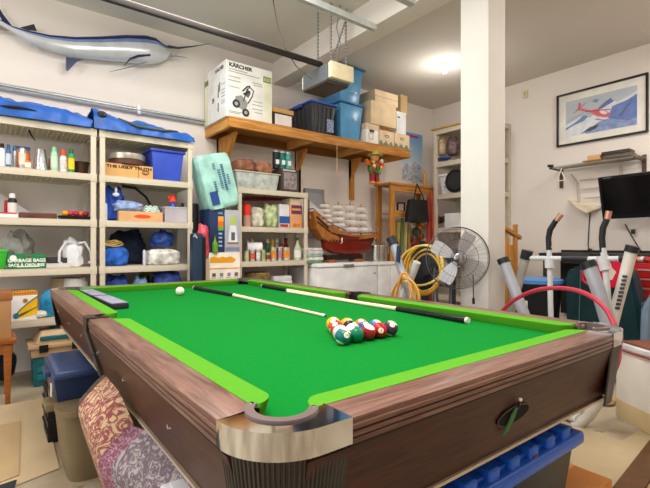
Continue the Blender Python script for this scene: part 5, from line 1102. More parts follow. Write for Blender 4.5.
t = thing('white_carton', 'white carton half hidden behind the pillar above the shelf board', 'box', (5.35, 3.6, 1.347)); b = MB(); b.box(5.2, 5.5, 3.5, 3.95, 1.347, 1.55, C('e8e6e4'), .004); part('carton', b, None, t)
for k, (px, py, col, nme) in enumerate(((436, 218, 'c83030', 'red'), (439, 221, '5a3028', 'brown'), (445, 219, '3a3a40', 'charcoal'), (452, 217, '2a2a30', 'black'), (449, 229, '9aa0a8', 'grey'), (437, 233, 'b8b0a8', 'light grey'))):
    rbl(px, py, (.07, .07, .05), col, '%s small item on the shelves behind the fan' % nme, 'shelf_item', 'item', 95+k, 5.34, .2)
# things seen right of the pillar on that unit
for k, z in enumerate((2.30, 1.83)):
    b = MB(); b.blob((5.5, U0+.13, z+.125), (.12, .09, .15), C('4a3830' if k == 0 else '5a4638', var=.3), .15, 2, 110+k); single('brown_jar', b, None, ['brown bundle showing right of the pillar on the upper shelf', 'brown bundle showing right of the pillar on the middle shelf'][k], 'bundle')
# wooden chair beside it
t = thing('wooden_chair', 'tan wooden armchair frame standing right of the pillar', 'chair', (4.9, 2.85, 0))
q0 = P(505, 290, X=4.9); ya = P(508, 290, X=4.9).y+.02; yb_ = ya+.72
for yy in (ya, yb_-.35):
    for x in (4.90, 5.10): b = MB(); zt_c = P(506, 224, X=4.9).z if x > 5.0 else P(512, 236, X=4.9).z; b.box(x-.025, x+.025, yy-.02, yy+.02, 0, zt_c, pine_z, .005); part('leg', b, None, t)
    b = MB(); zq = P(512, 236, X=4.9).z; b.prism([(4.84, yy-.03, zq+.08), (4.84, yy-.03, zq+.12), (5.2, yy-.03, zq+.0), (5.2, yy-.03, zq-.04)], (0, .06, 0), pine); part('armrest', b, None, t)
b = MB(); b.box(4.87, 5.12, ya-.01, yb_-.34, .42, .46, pine, .005); part('seat', b, None, t)
b = MB(); b.box(5.105, 5.125, ya-.01, yb_-.34, .7, 1.1, pine_y, .005) ; part('backrest', b, None, t)
# ================================================================ RIGHT WALL: picture, shelf rack, tv ...
XF = XW
def W(x, y, X=XW-.03): return P(x, y, X=X)
y1 = W(556.5, 140).y; y0 = W(648, 100).y; z0 = (W(556, 150).z+W(648, 128.8).z)/2; z1 = (W(556.5, 94.5).z+W(647, 74).z)/2
t = thing('framed_picture', 'large framed poster of a red aircraft above snowy mountains', 'picture', (XW, (y0+y1)/2, z0))
fm = C('2a211e', rough=.35); fw = .022
for (ya, yb, za, zb) in ((y0, y1, z0, z0+fw), (y0, y1, z1-fw, z1), (y0, y0+fw, z0+fw, z1-fw), (y1-fw, y1, z0+fw, z1-fw)):
    b = MB(); b.box(XW-.035, XW-.001, ya, yb, za, zb, fm, .003); part('frame', b, None, t, 'dark brown frame')
b = MB(); b.box(XW-.012, XW-.004, y0+fw, y1-fw, z0+fw, z1-fw, C('f0ece4', rough=.7)); part('mat_board', b, None, t, 'cream mount')
iy0, iy1_, iz0, iz1 = y0+fw+.085, y1-fw-.085, z0+fw+.085, z1-fw-.085
def I(u, v, d=0): return (XW-.0145-d, iy1_-(iy1_-iy0)*u, iz0+(iz1-iz0)*v)
b = MB(); b.box(XW-.0145, XW-.012, iy0, iy1_, iz0, iz1, C('a8bcd4', rough=.6, col2='c8c8c4', scale=3, stretch=(1, 1, 5))); pr = part('print_sky', b, None, t, 'pale blue grey sky')
b = MB()
def poly(pts, col, d, **k): b.prism([I(u, v, d) for u, v in pts], (.0012, 0, 0), C(col, **k))
poly([(0, .0), (0, .34), (.1, .42), (.22, .50), (.36, .42), (.5, .55), (.56, .66), (.66, .80), (.74, .68), (.86, .74), (1, .86), (1, 0)], 'dfe4ec', .001, var=.12, scale=14)
poly([(0, .2), (.12, .3), (.27, .36), (.34, .46), (.28, .52), (.16, .38), (0, .26)], '5878b0', .002, var=.2, scale=20)
poly([(.46, .60), (.58, .76), (.66, .83), (.70, .72), (.62, .66), (.54, .6)], '4a68a8', .002, var=.3, scale=30)
poly([(.62, .32), (.68, .60), (.88, .68), (1, .78), (1, .1), (.74, .18)], '4a6cb8', .002, var=.25, scale=12)
poly([(.3, .06), (.5, .26), (.62, .3), (.9, .14), (1, .2), (1, .0), (.3, 0)], '7894c8', .003, var=.3, scale=16)
poly([(.22, .02), (.36, .16), (.5, .2), (.44, .08)], '48649c', .003)
poly([(.4, .84), (.44, .9), (.50, .86), (.46, .79)], '6a86b4', .003)
poly([(.76, .3), (.88, .58), (.92, .58), (.8, .28)], '36508c', .004)
part('print_mountains', b, None, t, 'snowy blue mountain ridges')
b = MB()
poly([(.155, .70), (.19, .745), (.2, .90), (.225, .90), (.235, .73), (.38, .62), (.46, .62), (.56, .56), (.64, .44), (.655, .37), (.62, .34), (.55, .36), (.45, .44), (.38, .55), (.22, .68)], 'd84858', .005, var=.2, scale=30)
poly([(.50, .56), (.56, .54), (.62, .45), (.58, .42), (.52, .48)], 'f0d8dc', .0055)
for u0, v0, u1, v1, cc_, th_ in ((.30, .62, .66, .54, 'a02838', .012), (.12, .64, .31, .86, 'b84858', .010), (.44, .36, .60, .27, 'a83848', .010), (.48, .40, .50, .33, 'a83848', .008), (.04, .44, .28, .62, '98a2b2', .012)):
    poly([(u0, v0), (u1, v1), (u1, v1-th_*2), (u0, v0-th_*2)], cc_, .006)
part('print_aircraft', b, None, t, 'red aircraft')
g_ = C('ffffff', rough=.02, alpha=.06, spec=.8); b = MB(); b.box(XW-.026, XW-.023, y0+fw, y1-fw, z0+fw, z1-fw, g_); part('glass', b, None, t)
# thermostat
p = W(525, 94); b = MB(); b.box(XW-.03, XW-.001, p.y-.028, p.y+.028, p.z-.05, p.z+.05, C('e0d2a8'), .006); b.box(XW-.034, XW-.03, p.y-.012, p.y+.012, p.z-.02, p.z+.02, C('c8b888'), .002); single('wall_sensor', b, None, 'small cream sensor box high on the right wall', 'sensor')
# wire rack
X0 = XW-.30
yl = P(553, 164, X=X0).y; yr = P(637, 158, X=X0).y; z_ = P(553, 168, X=X0).z
t = thing('wall_rack', 'metal tube wall rack holding a wood block and dark boxes', 'rack', (XW, (yl+yr)/2, z_))
for k in range(5): x = X0+.065*k; b = MB(); b.tube([(x, yl, z_+(.02 if k else 0)), (x, yr, z_+(.02 if k else 0))], .011 if k in (0, 4) else .008, C('b0aca4', metal=.8, rough=.3), 8); part('tube', b, None, t)
for yy in (yl+.03, yr+.02): b = MB(); b.box(X0-.01, XW-.001, yy-.012, yy+.012, z_-.012, z_+.008, C('5a4a3c'), .002); b.box(XW-.02, XW-.001, yy-.02, yy+.02, z_-.22, z_+.06, C('5a4234')); part('bracket', b, None, t)
b = MB(); b.tube([(X0-.02, yl-.01, z_+.02), (X0-.02, yl+.05, z_+.03)], .018, C('2a2a2a'), 8); part('end_cap', b, None, t)
p = P(591, 157, X=X0+.12)
b = MB(); b.box(X0+.05, X0+.22, P(603, 160, X=X0+.1).y, P(584, 160, X=X0+.1).y, z_+.032, z_+.045, C('b8824a'), .002); b.box(X0+.08, X0+.2, P(601, 160, X=X0+.1).y, P(588, 160, X=X0+.1).y, z_+.045, z_+.10, C('d8ac74'), .005); single('wood_block', b, None, 'tan wood block on a small board on the wall rack', 'wood block')
for k in range(2): b = MB(); b.box(X0+.05, X0+.22, P(633-k*2, 158, X=X0+.1).y, P(606-k*3, 158, X=X0+.1).y, z_+.032+.042*k, z_+.070+.042*k, C(['6a5a4c', '3a3430'][k]), .003); single('flat_case', b, None, ['brown flat case at the bottom on the wall rack', 'black flat case stacked on the brown one on the wall rack'][k], 'case')
# drying-rack strips below
zz0 = z_-.10
t = thing('folding_rack', 'pale folding wall rack with four bars below the tube rack', 'rack', (XW, yl-.2, z_-.4))
for k in range(4): za = W(600, 178+k*9.5).z; b = MB(); b.tube([(XW-.04, yl-.20-.02*k, za), (XW-.04, yl-.62, za)], .009, C('cfc6b8'), 8); part('bar', b, None, t)
b = MB(); b.tube([W(571, 174, XW-.04), W(577, 183, XW-.04), W(579, 203, XW-.04)], .011, C('bdb4a6'), 8); part('side_arm', b, None, t)
b = MB(); b.box(XW-.05, XW-.03, yl-.64, yl-.62, z_-.45, z_-.02, C('cfc6b8')); part('side_arm', b, None, t)
A, B = W(565, 199, XW-.10), W(600, 214, XW-.10)
b = MB(); b.prism([(XW-.002, A.y, A.z), (XW-.22, A.y-.16, A.z-.10), (XW-.22, B.y+.1, B.z+.02), (XW-.002, B.y, B.z+.10)], (0, 0, -.012), C('e4d6bc', rough=.6)); single('angled_board', b, None, 'pale angled board projecting from the wall beside the television', 'board')
# hanger
p = P(561, 180, X=X0)
t = thing('wire_hanger', 'white wire hook loop hanging from the tube rack end', 'hanger', (X0, p.y, p.z)); b = MB(); b.tube([(X0, p.y-.01, z_-.012), (X0, p.y+.01, z_-.06), (X0, p.y+.04, z_-.15), (X0, p.y+.04, z_-.17), (X0, p.y-.05, z_-.16), (X0, p.y-.04, z_-.14), (X0, p.y-.01, z_-.06)], .007, C('e4e2e0'), 6); part('wire', b, None, t)
# tv
XT = 5.35
t = thing('television', 'black flat television mounted on the right wall at the frame edge', 'television', (XT, 1.7, 1.4))
tl = P(597.5, 178, X=XT); z1 = tl.z; z0 = P(609, 216, X=XT+.0).z-.03
yl_ = tl.y; yr_ = yl_-.8
T = at((XT, yl_, z1), 0, 0, 0) @ Matrix.Rotation(-.12, 4, 'Z') @ Matrix.Rotation(-.22, 4, 'Y')
Hh = .47
b = MB(); b.box(0, .06, -.88, 0, -Hh, 0, C('17171a', rough=.3), .008, T); part('bezel', b, None, t)
b = MB(); b.box(-.003, .001, -.85, -.03, -Hh+.05, -.028, C('0c0d12', rough=.12), 0, T); part('screen', b, None, t, 'dark glossy screen')
b = MB(); b.box(-.004, .001, -.56, -.50, -Hh+.018, -Hh+.030, C('b8b8bc'), 0, T); b.box(-.004, .001, -.14, -.06, -.016, -.010, C('808488'), 0, T); part('badge', b, None, t)
b = MB(); m_ = T @ Vector((.06, -.5, -.3)); b.tube([m_, (XW-.002, m_.y, m_.z)], .03, blackm, 8); b.box(XW-.02, XW-.001, m_.y-.1, m_.y+.1, m_.z-.12, m_.z+.12, blackm); part('wall_mount', b, None, t)
# wall cords
for k, (pts, lab) in enumerate((([(590, 213), (589, 225), (588, 245), (590, 252)], 'thin dark cord hanging below the angled board'), ([(625, 224), (631, 235), (640, 250), (650, 256)], 'dark cord running down to the right below the television'), ([(604, 226), (603, 240), (606, 256)], 'short dark cord under the television left corner'))):
    b = MB(); b.tube([W(x, y, XW-.012) for x, y in pts], .006, C('2c2a2c'), 6); single('hanging_cable', b, None, lab, 'cord')
for k, (x, y) in enumerate(((589.5, 251), (633, 232))):
    p = W(x, y); b = MB(); b.box(XW-.012, XW-.001, p.y-.035, p.y+.035, p.z-.05, p.z+.05, C('d8d0c0'), .003); b.box(XW-.035, XW-.012, p.y-.02, p.y+.02, p.z-.02, p.z+.03, C('2a2a2c'), .004); single('wall_outlet', b, None, ['outlet with a black plug below the angled board', 'outlet with a black plug below the television'][k], 'outlet')
# workbench strip along the right wall
t = thing('workbench', 'long dark workbench along the right wall behind the exercise machine', 'workbench', (5.45, 1.6, 0)); zb = P(620, 254, X=5.2).z
b = MB(); b.box(5.15, XW-.002, .6, 2.56, zb-.04, zb, C('2a2422', rough=.5), .004); part('top', b, None, t)
b = MB(); b.box(XW-.03, XW-.002, .6, 2.56, zb, zb+.03, C('2a2422')); part('back_strip', b, None, t)
for yy in (.7, 1.6, 2.5): b = MB(); b.box(5.2, 5.27, yy-.035, yy+.035, 0, zb-.04, C('3a302a'), .003); part('leg', b, None, t)
b = MB(); b.box(5.66, XW-.004, .62, 2.54, .25, zb-.04, C('2c2826', rough=.8)); part('back_panel', b, None, t)
# red tool chest
tx = 4.75; y1 = P(631, 290, X=tx).y; ztc = P(640, 263, X=tx).z
t = thing('tool_chest', 'red metal tool chest with many drawers at the right edge', 'tool chest', (tx+.2, y1-.35, 0))
b = MB(); b.box(tx+.004, tx+.38, y1-.7, y1, .1, ztc, C('a81c20', rough=.3), .008); part('body', b, None, t)
zz = ztc-.05
for k, hh in enumerate((.085, .085, .105, .105, .12, .12, .14)):
    b = MB(); b.box(tx-.010, tx+.004, y1-.67, y1-.03, zz-hh+.008, zz, C('c42a28', rough=.3), .004); dr = part('drawer', b, None, t); b = MB(); b.box(tx-.022, tx-.010, y1-.64, y1-.06, zz-.022, zz-.008, C('c8c8cc', metal=.8), .003); part('handle', b, None, dr, 'chrome pull'); zz -= hh
for yy in (y1-.62, y1-.08): b = MB(); b.cyl((tx+.1, yy-.02, .05), (tx+.1, yy+.02, .05), .05, .05, blackm); b.cyl((tx+.3, yy-.02, .05), (tx+.3, yy+.02, .05), .05, .05, blackm); part('caster', b, None, t)
for k, (py, col, nme) in enumerate(((632.5, '2c2c30', 'black'), (637, 'd8783c', 'orange'), (642, 'c8c8cc', 'silver'), (647, 'a03028', 'red'))):
    p = P(py, 262, X=tx+.12); b = MB(); b.blob((tx+.12, p.y, ztc+.028), (.05, .04, .03), C(col, var=.3), .2, 3, 120+k, sub=2); single('hand_tool', b, None, '%s tool lying on the red tool chest' % nme, 'tool')
# ================================================================ RIGHT FLOOR AREA
# black bin with blue lid
q = P(534, 300, D=4.3); 
def binat(px0, px1, D):
    a = P(px0, 290, D=D); c = P(px1, 290, D=D); return (a+c)/2, (a-c).length
ctr, wd = binat(512, 560, 4.4); zt_b = P(536, 279, D=4.4).z
t = thing('trash_bin', 'round black bin with a blue lid behind the exercise machine', 'bin', (ctr.x, ctr.y, 0))
b = MB(); b.lathe((ctr.x, ctr.y, 0), [(.001, 0), (wd*.38, 0), (wd*.47, zt_b-.06), (wd*.5, zt_b-.06), (wd*.5, zt_b-.035), (.001, zt_b-.035)], C('18191c', rough=.35), 32); part('bin_body', b, None, t)
b = MB(); b.lathe((ctr.x, ctr.y, 0), [(.001, zt_b-.034), (wd*.52, zt_b-.034), (wd*.52, zt_b), (wd*.4, zt_b+.015), (.001, zt_b+.02)], C('4a80c0', rough=.3), 32); part('lid', b, None, t, 'blue lid')
b = MB(); b.box(ctr.x-wd*.49, ctr.x-wd*.46, ctr.y-.03, ctr.y+.03, zt_b-.35, zt_b-.2, white); part('sticker', b, None, t)
# green chair / covered armchair
gx = 4.35
def G(x, y, X=gx): return P(x, y, X=X)
y1, y0 = G(565, 300).y, G(641, 300).y; zt_g = G(590, 266).z
t = thing('recliner', 'dark green padded recliner seen behind the exercise machine', 'armchair', (gx+.4, (y0+y1)/2, 0)); gm = C('0c2f36', rough=.42, var=.3, scale=4, bump=.3)
b = MB()
pts = [G(x, y) for x, y in ((566, 345), (565, 300), (564, 275), (570, 267), (590, 265), (612, 263), (628, 268), (634, 285), (640, 310), (644, 340))]
pts = [Vector((gx, p.y, max(p.z, .12))) for p in pts]; pts[0].z = .12; pts[-1].z = .12
b.prism(pts, (.22, 0, 0), gm, .03); part('backrest', b, None, t)
b = MB(); b.box(gx+.2, gx+.38, y0+.12, y1-.12, .15, .47, gm, .05, seg=4); part('seat', b, None, t)
for s in (y0+.06, y1-.06): b = MB(); b.box(gx+.05, gx+.38, s-.08, s+.08, .1, .62, gm, .05, seg=4); part('armrest', b, None, t)
for x in (gx+.04, gx+.33):
    for y in (y0+.08, y1-.08): b = MB(); b.cyl((x, y, 0), (x, y, .14), .022, .026, C('1c1614')); part('leg', b, None, t)
b = MB(); b.tube([Vector((gx-.006, G(581, 270).y, G(581, 270).z)), Vector((gx-.006, G(579, 330).y, G(579, 330).z))], .005, C('4a6a6c'), 6); part('seam', b, None, t)
# pink red jacket hanging on the recliner
jx = gx-.07
t = thing('hooded_jacket', 'bright pinkish red bag with a cream patch hung over the recliner', 'bag', (jx, G(600, 275).y, G(600, 275).z-.1))
b = MB(); pts = [P(x, y, X=jx) for x, y in ((586, 262), (596, 256), (612, 257), (624, 262), (624, 289), (608, 287), (600, 284), (590, 283), (586, 276))]; b.prism(pts, (.05, 0, 0), C('d81840', rough=.6, var=.15, scale=8, bump=.3), .012); part('bag_body', b, None, t)
b = MB(); b.prism([P(x, y, X=jx-.004) for x, y in ((605, 274), (612, 268), (616, 272), (612, 280), (606, 280))], (.004, 0, 0), C('e8d8c8')); part('patch', b, None, t, 'cream patch')
b = MB(); b.tube([P(x, y, X=jx-.02) for x, y in ((587, 264), (583, 268), (583, 280), (588, 284))], .014, C('d82040'), 8); part('handle', b, None, t)
b = MB(); b.tube([P(x, y, X=jx-.03) for x, y in ((588, 262), (587, 272), (590, 279))], .02, C('18181c'), 8); part('black_strap', b, None, t, 'black strap')
# ---- exercise machine
ex = thing('exercise_machine', 'grey tubular exercise machine with two black hand grips', 'exercise machine', (2.85, 1.25, 0))
gt = C('9ea2aa', rough=.32, var=.06, metal=.15); gt2 = C('c4c6c8', rough=.35); bk = C('202226', rough=.4)
def E(x, y, X=2.85): return P(x, y, X=X)
def et(name, pts, r, m, X=2.85, seg=14, label=None): b = MB(); b.tube([E(x, y, X) if len(z_) == 0 else E(x, y, z_[0]) for x, y, *z_ in pts], r, m, seg); return part(name, b, None, ex, label)
et('front_tube', [(504, 262), (527, 322), (545, 372)], .036, gt, 2.78); et('tube_cap', [(502.5, 258.5), (504.5, 263.5)], .040, bk, 2.78)
et('frame_tube', [(526, 256), (518, 285), (509, 318)], .030, C('a8a49a', rough=.35), 3.0); et('joint_clamp', [(525.5, 259), (527.5, 250.5)], .038, bk, 3.0)
et('cross_bar', [(528, 258), (567, 258.5)], .016, gt2, 3.0); et('cross_bar', [(588, 259), (624, 258.5)], .016, gt2, 3.0); et('center_grip', [(563, 258.5), (588, 259)], .030, bk, 3.0, label='black padded centre')
et('handle_post', [(549, 246), (549.5, 262), (551, 322)], .017, gt2, 3.0); et('handle_bracket', [(549.5, 258), (550, 268)], .032, gt2, 3.0)
et('hand_grip', [(549, 250), (548.5, 238), (550, 230), (555, 222), (561, 214.5)], [.018, .018, .019, .018, .016], bk, 3.0, label='black curved hand grip'); et('sensor_band', [(556.5, 220.5), (561.5, 214)], .018, C('c89880', metal=.7, rough=.3), 3.0, label='copper coloured sensor')
et('handle_post', [(603, 248), (605, 262), (608, 300), (608, 322)], .018, gt2, 3.0); et('handle_bracket', [(602, 256), (606, 270)], .034, gt2, 3.0)
et('hand_grip', [(603, 252), (602, 238), (603, 228), (607, 219), (608, 213)], [.018, .018, .019, .018, .016], bk, 3.0, label='black curved hand grip'); et('sensor_band', [(607, 219), (609, 211)], .018, C('c89880', metal=.7, rough=.3), 3.0)
et('main_tube', [(631, 252), (624, 280), (617, 305), (611, 330), (606, 360), (602, 385), (597, 403), (588, 417), (575, 427)], [.031]*9, C('c8c4bc', rough=.35), 2.85)
et('joint_clamp', [(633, 246), (631, 252)], .036, bk, 2.85); et('clamp_pin', [(620, 258.5), (628, 258)], .026, bk, 2.87)
et('front_tube', [(589, 266), (598, 290), (607, 320), (612, 350)], .038, gt, 2.72); et('tube_cap', [(587, 262), (590, 268)], .043, bk, 2.72)
b = MB()
for k in range(9):
    p = E(623-.9*k*1.0, 276+3.9*k, 2.85); d_ = (E(618, 315)-E(628, 282)).normalized(); sdv = Vector((.25, -.9, 0)).normalized()
    T = Matrix.Translation(p+Vector((-.034, -.02, 0)))
    b.box(-.001, .002, -.012, .012, -.007, .007, C('3a3a40'), 0, T)
part('lettering', b, None, ex, 'dark lettering on the tube')
b = MB(); ff = P(575, 427, X=2.85); b.tube([(2.85, ff.y-.02, .036), (3.1, 1.9, .036), (3.2, 2.3, .036)], .032, C('c8c8c8'), 12); b.tube([(3.0, 1.25, .036), (3.3, 1.35, .036)], .032, C('c8c8c8'), 12); b.tube([E(551, 320, 3.0), (3.02, 1.6, .036)], .025, gt2, 12); b.tube([E(545, 372, 2.78), (2.9, 1.6, .036)], .03, gt, 12); part('base_frame', b, None, ex)
# red hose
b = MB(); hp = [(496, 322, 2.62), (503, 310, 2.62), (516, 299, 2.6), (535, 290.5, 2.58), (555, 288, 2.5), (575, 290, 2.42), (592, 297, 2.35), (605, 308, 2.3), (613, 322, 2.25), (618, 338, 2.2), (619, 352, 2.15), (616, 366, 2.10), (608, 378, 2.06), (596, 384, 2.02), (580, 384, 2.0)]
def smoothp(p, n=4):
    out = []
    for i in range(len(p)-1):
        a0 = p[max(i-1, 0)]; a1 = p[i]; a2 = p[i+1]; a3 = p[min(i+2, len(p)-1)]
        for k in range(n):
            t_ = k/n; out.append(.5*((2*a1)+(-a0+a2)*t_+(2*a0-5*a1+4*a2-a3)*t_*t_+(-a0+3*a1-3*a2+a3)*t_**3))
    return out+[p[-1]]
hv = [P(x, y, X=X) for x, y, X in hp]; hv += [Vector((2.0, 1.05, .35)), Vector((1.9, 1.2, .1)), Vector((1.85, 1.35, .018)), Vector((1.7, 1.7, .018))]
b.tube(smoothp(hv), .012, C('b43444', rough=.3), 10); single('red_hose', b, None, 'red rubber hose looping over the machine and down past the table corner', 'hose', smooth=1.2)
# white chest on the right
A = P(616, 418, Z=0); A.z = 0
zt_w = P(617, 341.5, D=(Vector((A.x, A.y))).dot(Vector((cs, sn)))).z
WT = Matrix.Translation(A) @ Matrix.Rotation(-.59, 4, 'Z')
t = thing('white_drawer_cabinet', 'white low cabinet with brown top at the right edge of the frame', 'cabinet', WT @ Vector((.25, -.35, 0)))
b = MB(); b.box(0, .5, -.75, 0, 0, zt_w-.03, C('e6e0d8', rough=.4, var=.05), .006, WT); part('body', b, None, t)
b = MB(); b.box(-.012, .51, -.76, .012, zt_w-.03, zt_w, C('d8d8dc', rough=.4), .006, WT); b.box(.02, .48, -.73, -.02, zt_w, zt_w+.012, C('7a4a38', rough=.5), .003, WT); part('top', b, None, t, 'grey rimmed brown top')
b = MB(); b.box(-.014, -.011, -.75, 0, zt_w-.045, zt_w-.036, C('a83030'), 0, WT); part('red_trim', b, None, t, 'red edge strip')
b = MB(); b.box(-.004, .0, -.745, -.005, .012, .13, C('cdb58a', var=.15, scale=5), .001, WT); part('lower_panel', b, None, t, 'yellow tan lower strip')
# things between cabinet and machine
for k, (px, py, col, rr, nme) in enumerate(((612, 366, 'd0a080', (.08, .05, .04), 'peach coloured box'), (607, 388, '2c3444', (.12, .08, .05), 'dark blue tool bag'), (598, 410, 'b09060', (.1, .12, .03), 'tan cloth'))):
    p = P(px, py, Z=.04); b = MB(); b.blob((p.x+.3, p.y+.12, rr[2]*.8), rr, C(col, var=.3, bump=.3), .15, 2, 130+k, pw=.7); single('floor_item', b, None, '%s on the floor behind the pool table corner' % nme, 'item')
b = MB(); p = P(646, 320, X=3.9); b.tube([Vector((3.9, p.y+.02, 0.0)), Vector((3.9, p.y, .62)), Vector((3.9, p.y-.06, .75)), Vector((3.9, p.y-.3, .8))], .03, C('7a90a8', rough=.4), 10); single('blue_grey_post', b, None, 'blue grey metal tube standing behind the white cabinet', 'post')
# ---- left machine part with yellow cord
t = thing('folded_treadmill', 'grey tubular frame with black cap holding a yellow extension cord left of the fan', 'exercise frame', (3.0, 2.6, 0))
def E2(x, y, X=2.95): return P(x, y, X=X)
for name, pts, r, m, X in (('tube', [(393, 243), (402, 272), (412, 300), (430, 350)], .036, gt, 2.9), ('tube_cap', [(391, 238), (394, 245)], .046, bk, 2.9), ('tube', [(417, 262), (405, 292), (397, 320)], .036, gt2, 3.02), ('hook_bar', [(399, 246), (398, 262)], .02, C('2c3c58'), 2.85)):
    b = MB(); pv = [P(x, y, X=X) for x, y in pts]; b.tube(pv, r, m, 12); part(name, b, None, t)
b = MB(); pv = P(430, 350, X=2.9); b.tube([pv, (pv.x, pv.y+.02, .03)], .034, gt, 12); pv2 = P(397, 320, X=3.02); b.tube([pv2, (pv2.x, pv2.y, .03)], .032, gt2, 12); b.tube([(pv.x, pv.y, .034), (pv2.x, pv2.y, .034)], .034, gt, 12); part('base_frame', b, None, t)
t = thing('extension_cord', 'thick yellow extension cord coiled over the grey frame', 'cord', P(420, 280, X=2.8)); yel = C('e0b844', rough=.45)
for k, (cx_, cy_, rx_, ry_, X, col) in enumerate(((421, 266, 22, 20, 3.14, 'ecd078'), (426, 273, 14, 19, 3.24, 'd8b050'), (406, 304, 12, 26, 2.82, 'ecd890'), (404, 296, 7, 24, 2.74, 'd89850'), (423, 268, 20, 23, 3.16, 'e0b848'), (424, 270, 18, 25, 3.19, 'd8ac40'), (425, 272, 16, 22, 3.22, 'e8c860'), (404, 299, 11, 22, 2.80, 'e0b450'), (405, 302, 14, 24, 2.76, 'd8a048'), (403, 301, 8, 20, 2.78, 'e8c468'))):
    b = MB(); b.tube([P(cx_+rx_*math.cos(a_*.2094+.1)+.5*math.sin(a_*.63+k), cy_+ry_*math.sin(a_*.2094)+.6*math.cos(a_*.42+k), X=X+.02*math.sin(a_*.4189+k)) for a_ in range(30)], .0098, C(col, rough=.45), 8, True); part('cord_loop', b, None, t, smooth=1.2)
b = MB(); p = P(421, 256, X=3.1); b.blob(P(425, 266, X=3.8), (.11, .18, .28), C('1a1a1e', rough=.7, var=.3), .25, 2, 140, flat=False); b.tube([P(425, 290, X=3.8), Vector((3.8, P(425, 290, X=3.8).y, 0))], .05, C('1a1a1e')); single('black_garment_bag', b, None, 'black bag hanging behind the yellow cord', 'bag')
b = MB(); b.box(3.35, 3.75, 3.2, 3.6, 0, .36, C('5a86b4', rough=.6), .01); single('blue_box', b, None, 'dusty blue box on the floor behind the fan stand', 'box')
# ---- fan
fc = P(457.5, 258, D=3.0); vd = Vector((cs, sn, 0)); vd = Matrix.Rotation(-.12, 3, 'Z') @ vd
fdir = -vd; fx = Vector((0, 0, 1)).cross(fdir).normalized(); fz = Vector((0, 0, 1))
FT = Matrix(((fx.x, fz.x, fdir.x, fc.x), (fx.y, fz.y, fdir.y, fc.y), (fx.z, fz.z, fdir.z, fc.z), (0, 0, 0, 1)))
t = thing('pedestal_fan', 'metal pedestal fan with four silver blades in front of the pillar', 'fan', (fc.x, fc.y, 0))
wire = C('5a5c60', metal=.7, rough=.35); Rf = .212
def ring(r, z, th, m, seg=40): return [Vector((r*math.cos(2*PI*k/seg), r*math.sin(2*PI*k/seg), z)) for k in range(seg)]
b = MB()
b.tube(ring(Rf, .0, 0, 0), .0045, wire, 8, True, FT)
b.tube(ring(Rf*.62, .045, 0, 0), .0018, wire, 5, True, FT); b.tube(ring(Rf*.24, .055, 0, 0), .002, wire, 5, True, FT); b.tube(ring(Rf*.93, .02, 0, 0), .0015, wire, 5, True, FT)
for k in range(34):
    a_ = 2*PI*k/34; d_ = Vector((math.cos(a_), math.sin(a_), 0)); b.tube([d_*.04+Vector((0, 0, .058)), d_*Rf*.5+Vector((0, 0, .05)), d_*Rf*.85+Vector((0, 0, .033)), d_*Rf], .0008, wire, 4, t=FT)
part('front_grille', b, None, t)
b = MB(); b.tube(ring(Rf*.3, -.1, 0, 0), .002, wire, 5, True, FT)
for k in range(22):
    a_ = 2*PI*(k+.5)/22; d_ = Vector((math.cos(a_), math.sin(a_), 0)); b.tube([d_*.05+Vector((0, 0, -.1)), d_*Rf*.75+Vector((0, 0, -.08)), d_*Rf], .0008, wire, 4, t=FT)
part('rear_grille', b, None, t)
b = MB(); b.lathe((0, 0, 0), [(.001, .058), (.034, .056), (.036, .066), (.03, .07), (.001, .07)], C('a0a0a4', metal=.9, rough=.2), 24, FT); part('badge', b, None, t, 'silver centre badge')
bladem = C('c4c6cc', metal=.5, rough=.3)
for k in range(4):
    a_ = math.radians(62+90*k)
    def bf(u, v, a_=a_): r = .03+.160*u; wdt = .012+.036*math.sin(min(1, u*1.15)*PI*.62)**.8*(1 if u < .95 else .8); q = (v-.5)*2*wdt; return Vector((r*math.cos(a_)-q*math.sin(a_), r*math.sin(a_)+q*math.cos(a_), .0+.30*q*(1-.3*u)))
    b = MB(); b.grid(bf, 10, 6, bladem, .0015, FT); part('blade', b, None, t, smooth=1.2)
b = MB(); b.lathe((0, 0, 0), [(.001, -.2), (.045, -.2), (.06, -.17), (.06, -.1), (.03, -.09), (.03, .03), (.001, .03)], C('3a3c40', rough=.4), 24, FT); part('motor', b, None, t)
mb_ = FT @ Vector((0, 0, -.15)); b = MB(); b.cyl((mb_.x, mb_.y, .04), (mb_.x, mb_.y, mb_.z-.02), .017, .014, C('2c2c30')); part('pole', b, None, t)
b = MB(); b.lathe((mb_.x, mb_.y, 0), [(.001, 0), (.19, 0), (.19, .015), (.03, .04), (.001, .045)], C('2c2c30'), 32); part('base', b, None, t)
b = MB(); q_ = P(473, 270, D=3.02); b.tube([q_, P(473.5, 300, D=3.02)], .0035, C('2a2a2c'), 6); b.tube([P(473.5, 298, D=3.02), P(473.6, 304, D=3.02)], .009, C('1c1c1e'), 8); part('pull_cord', b, None, t, 'hanging black pull cord')
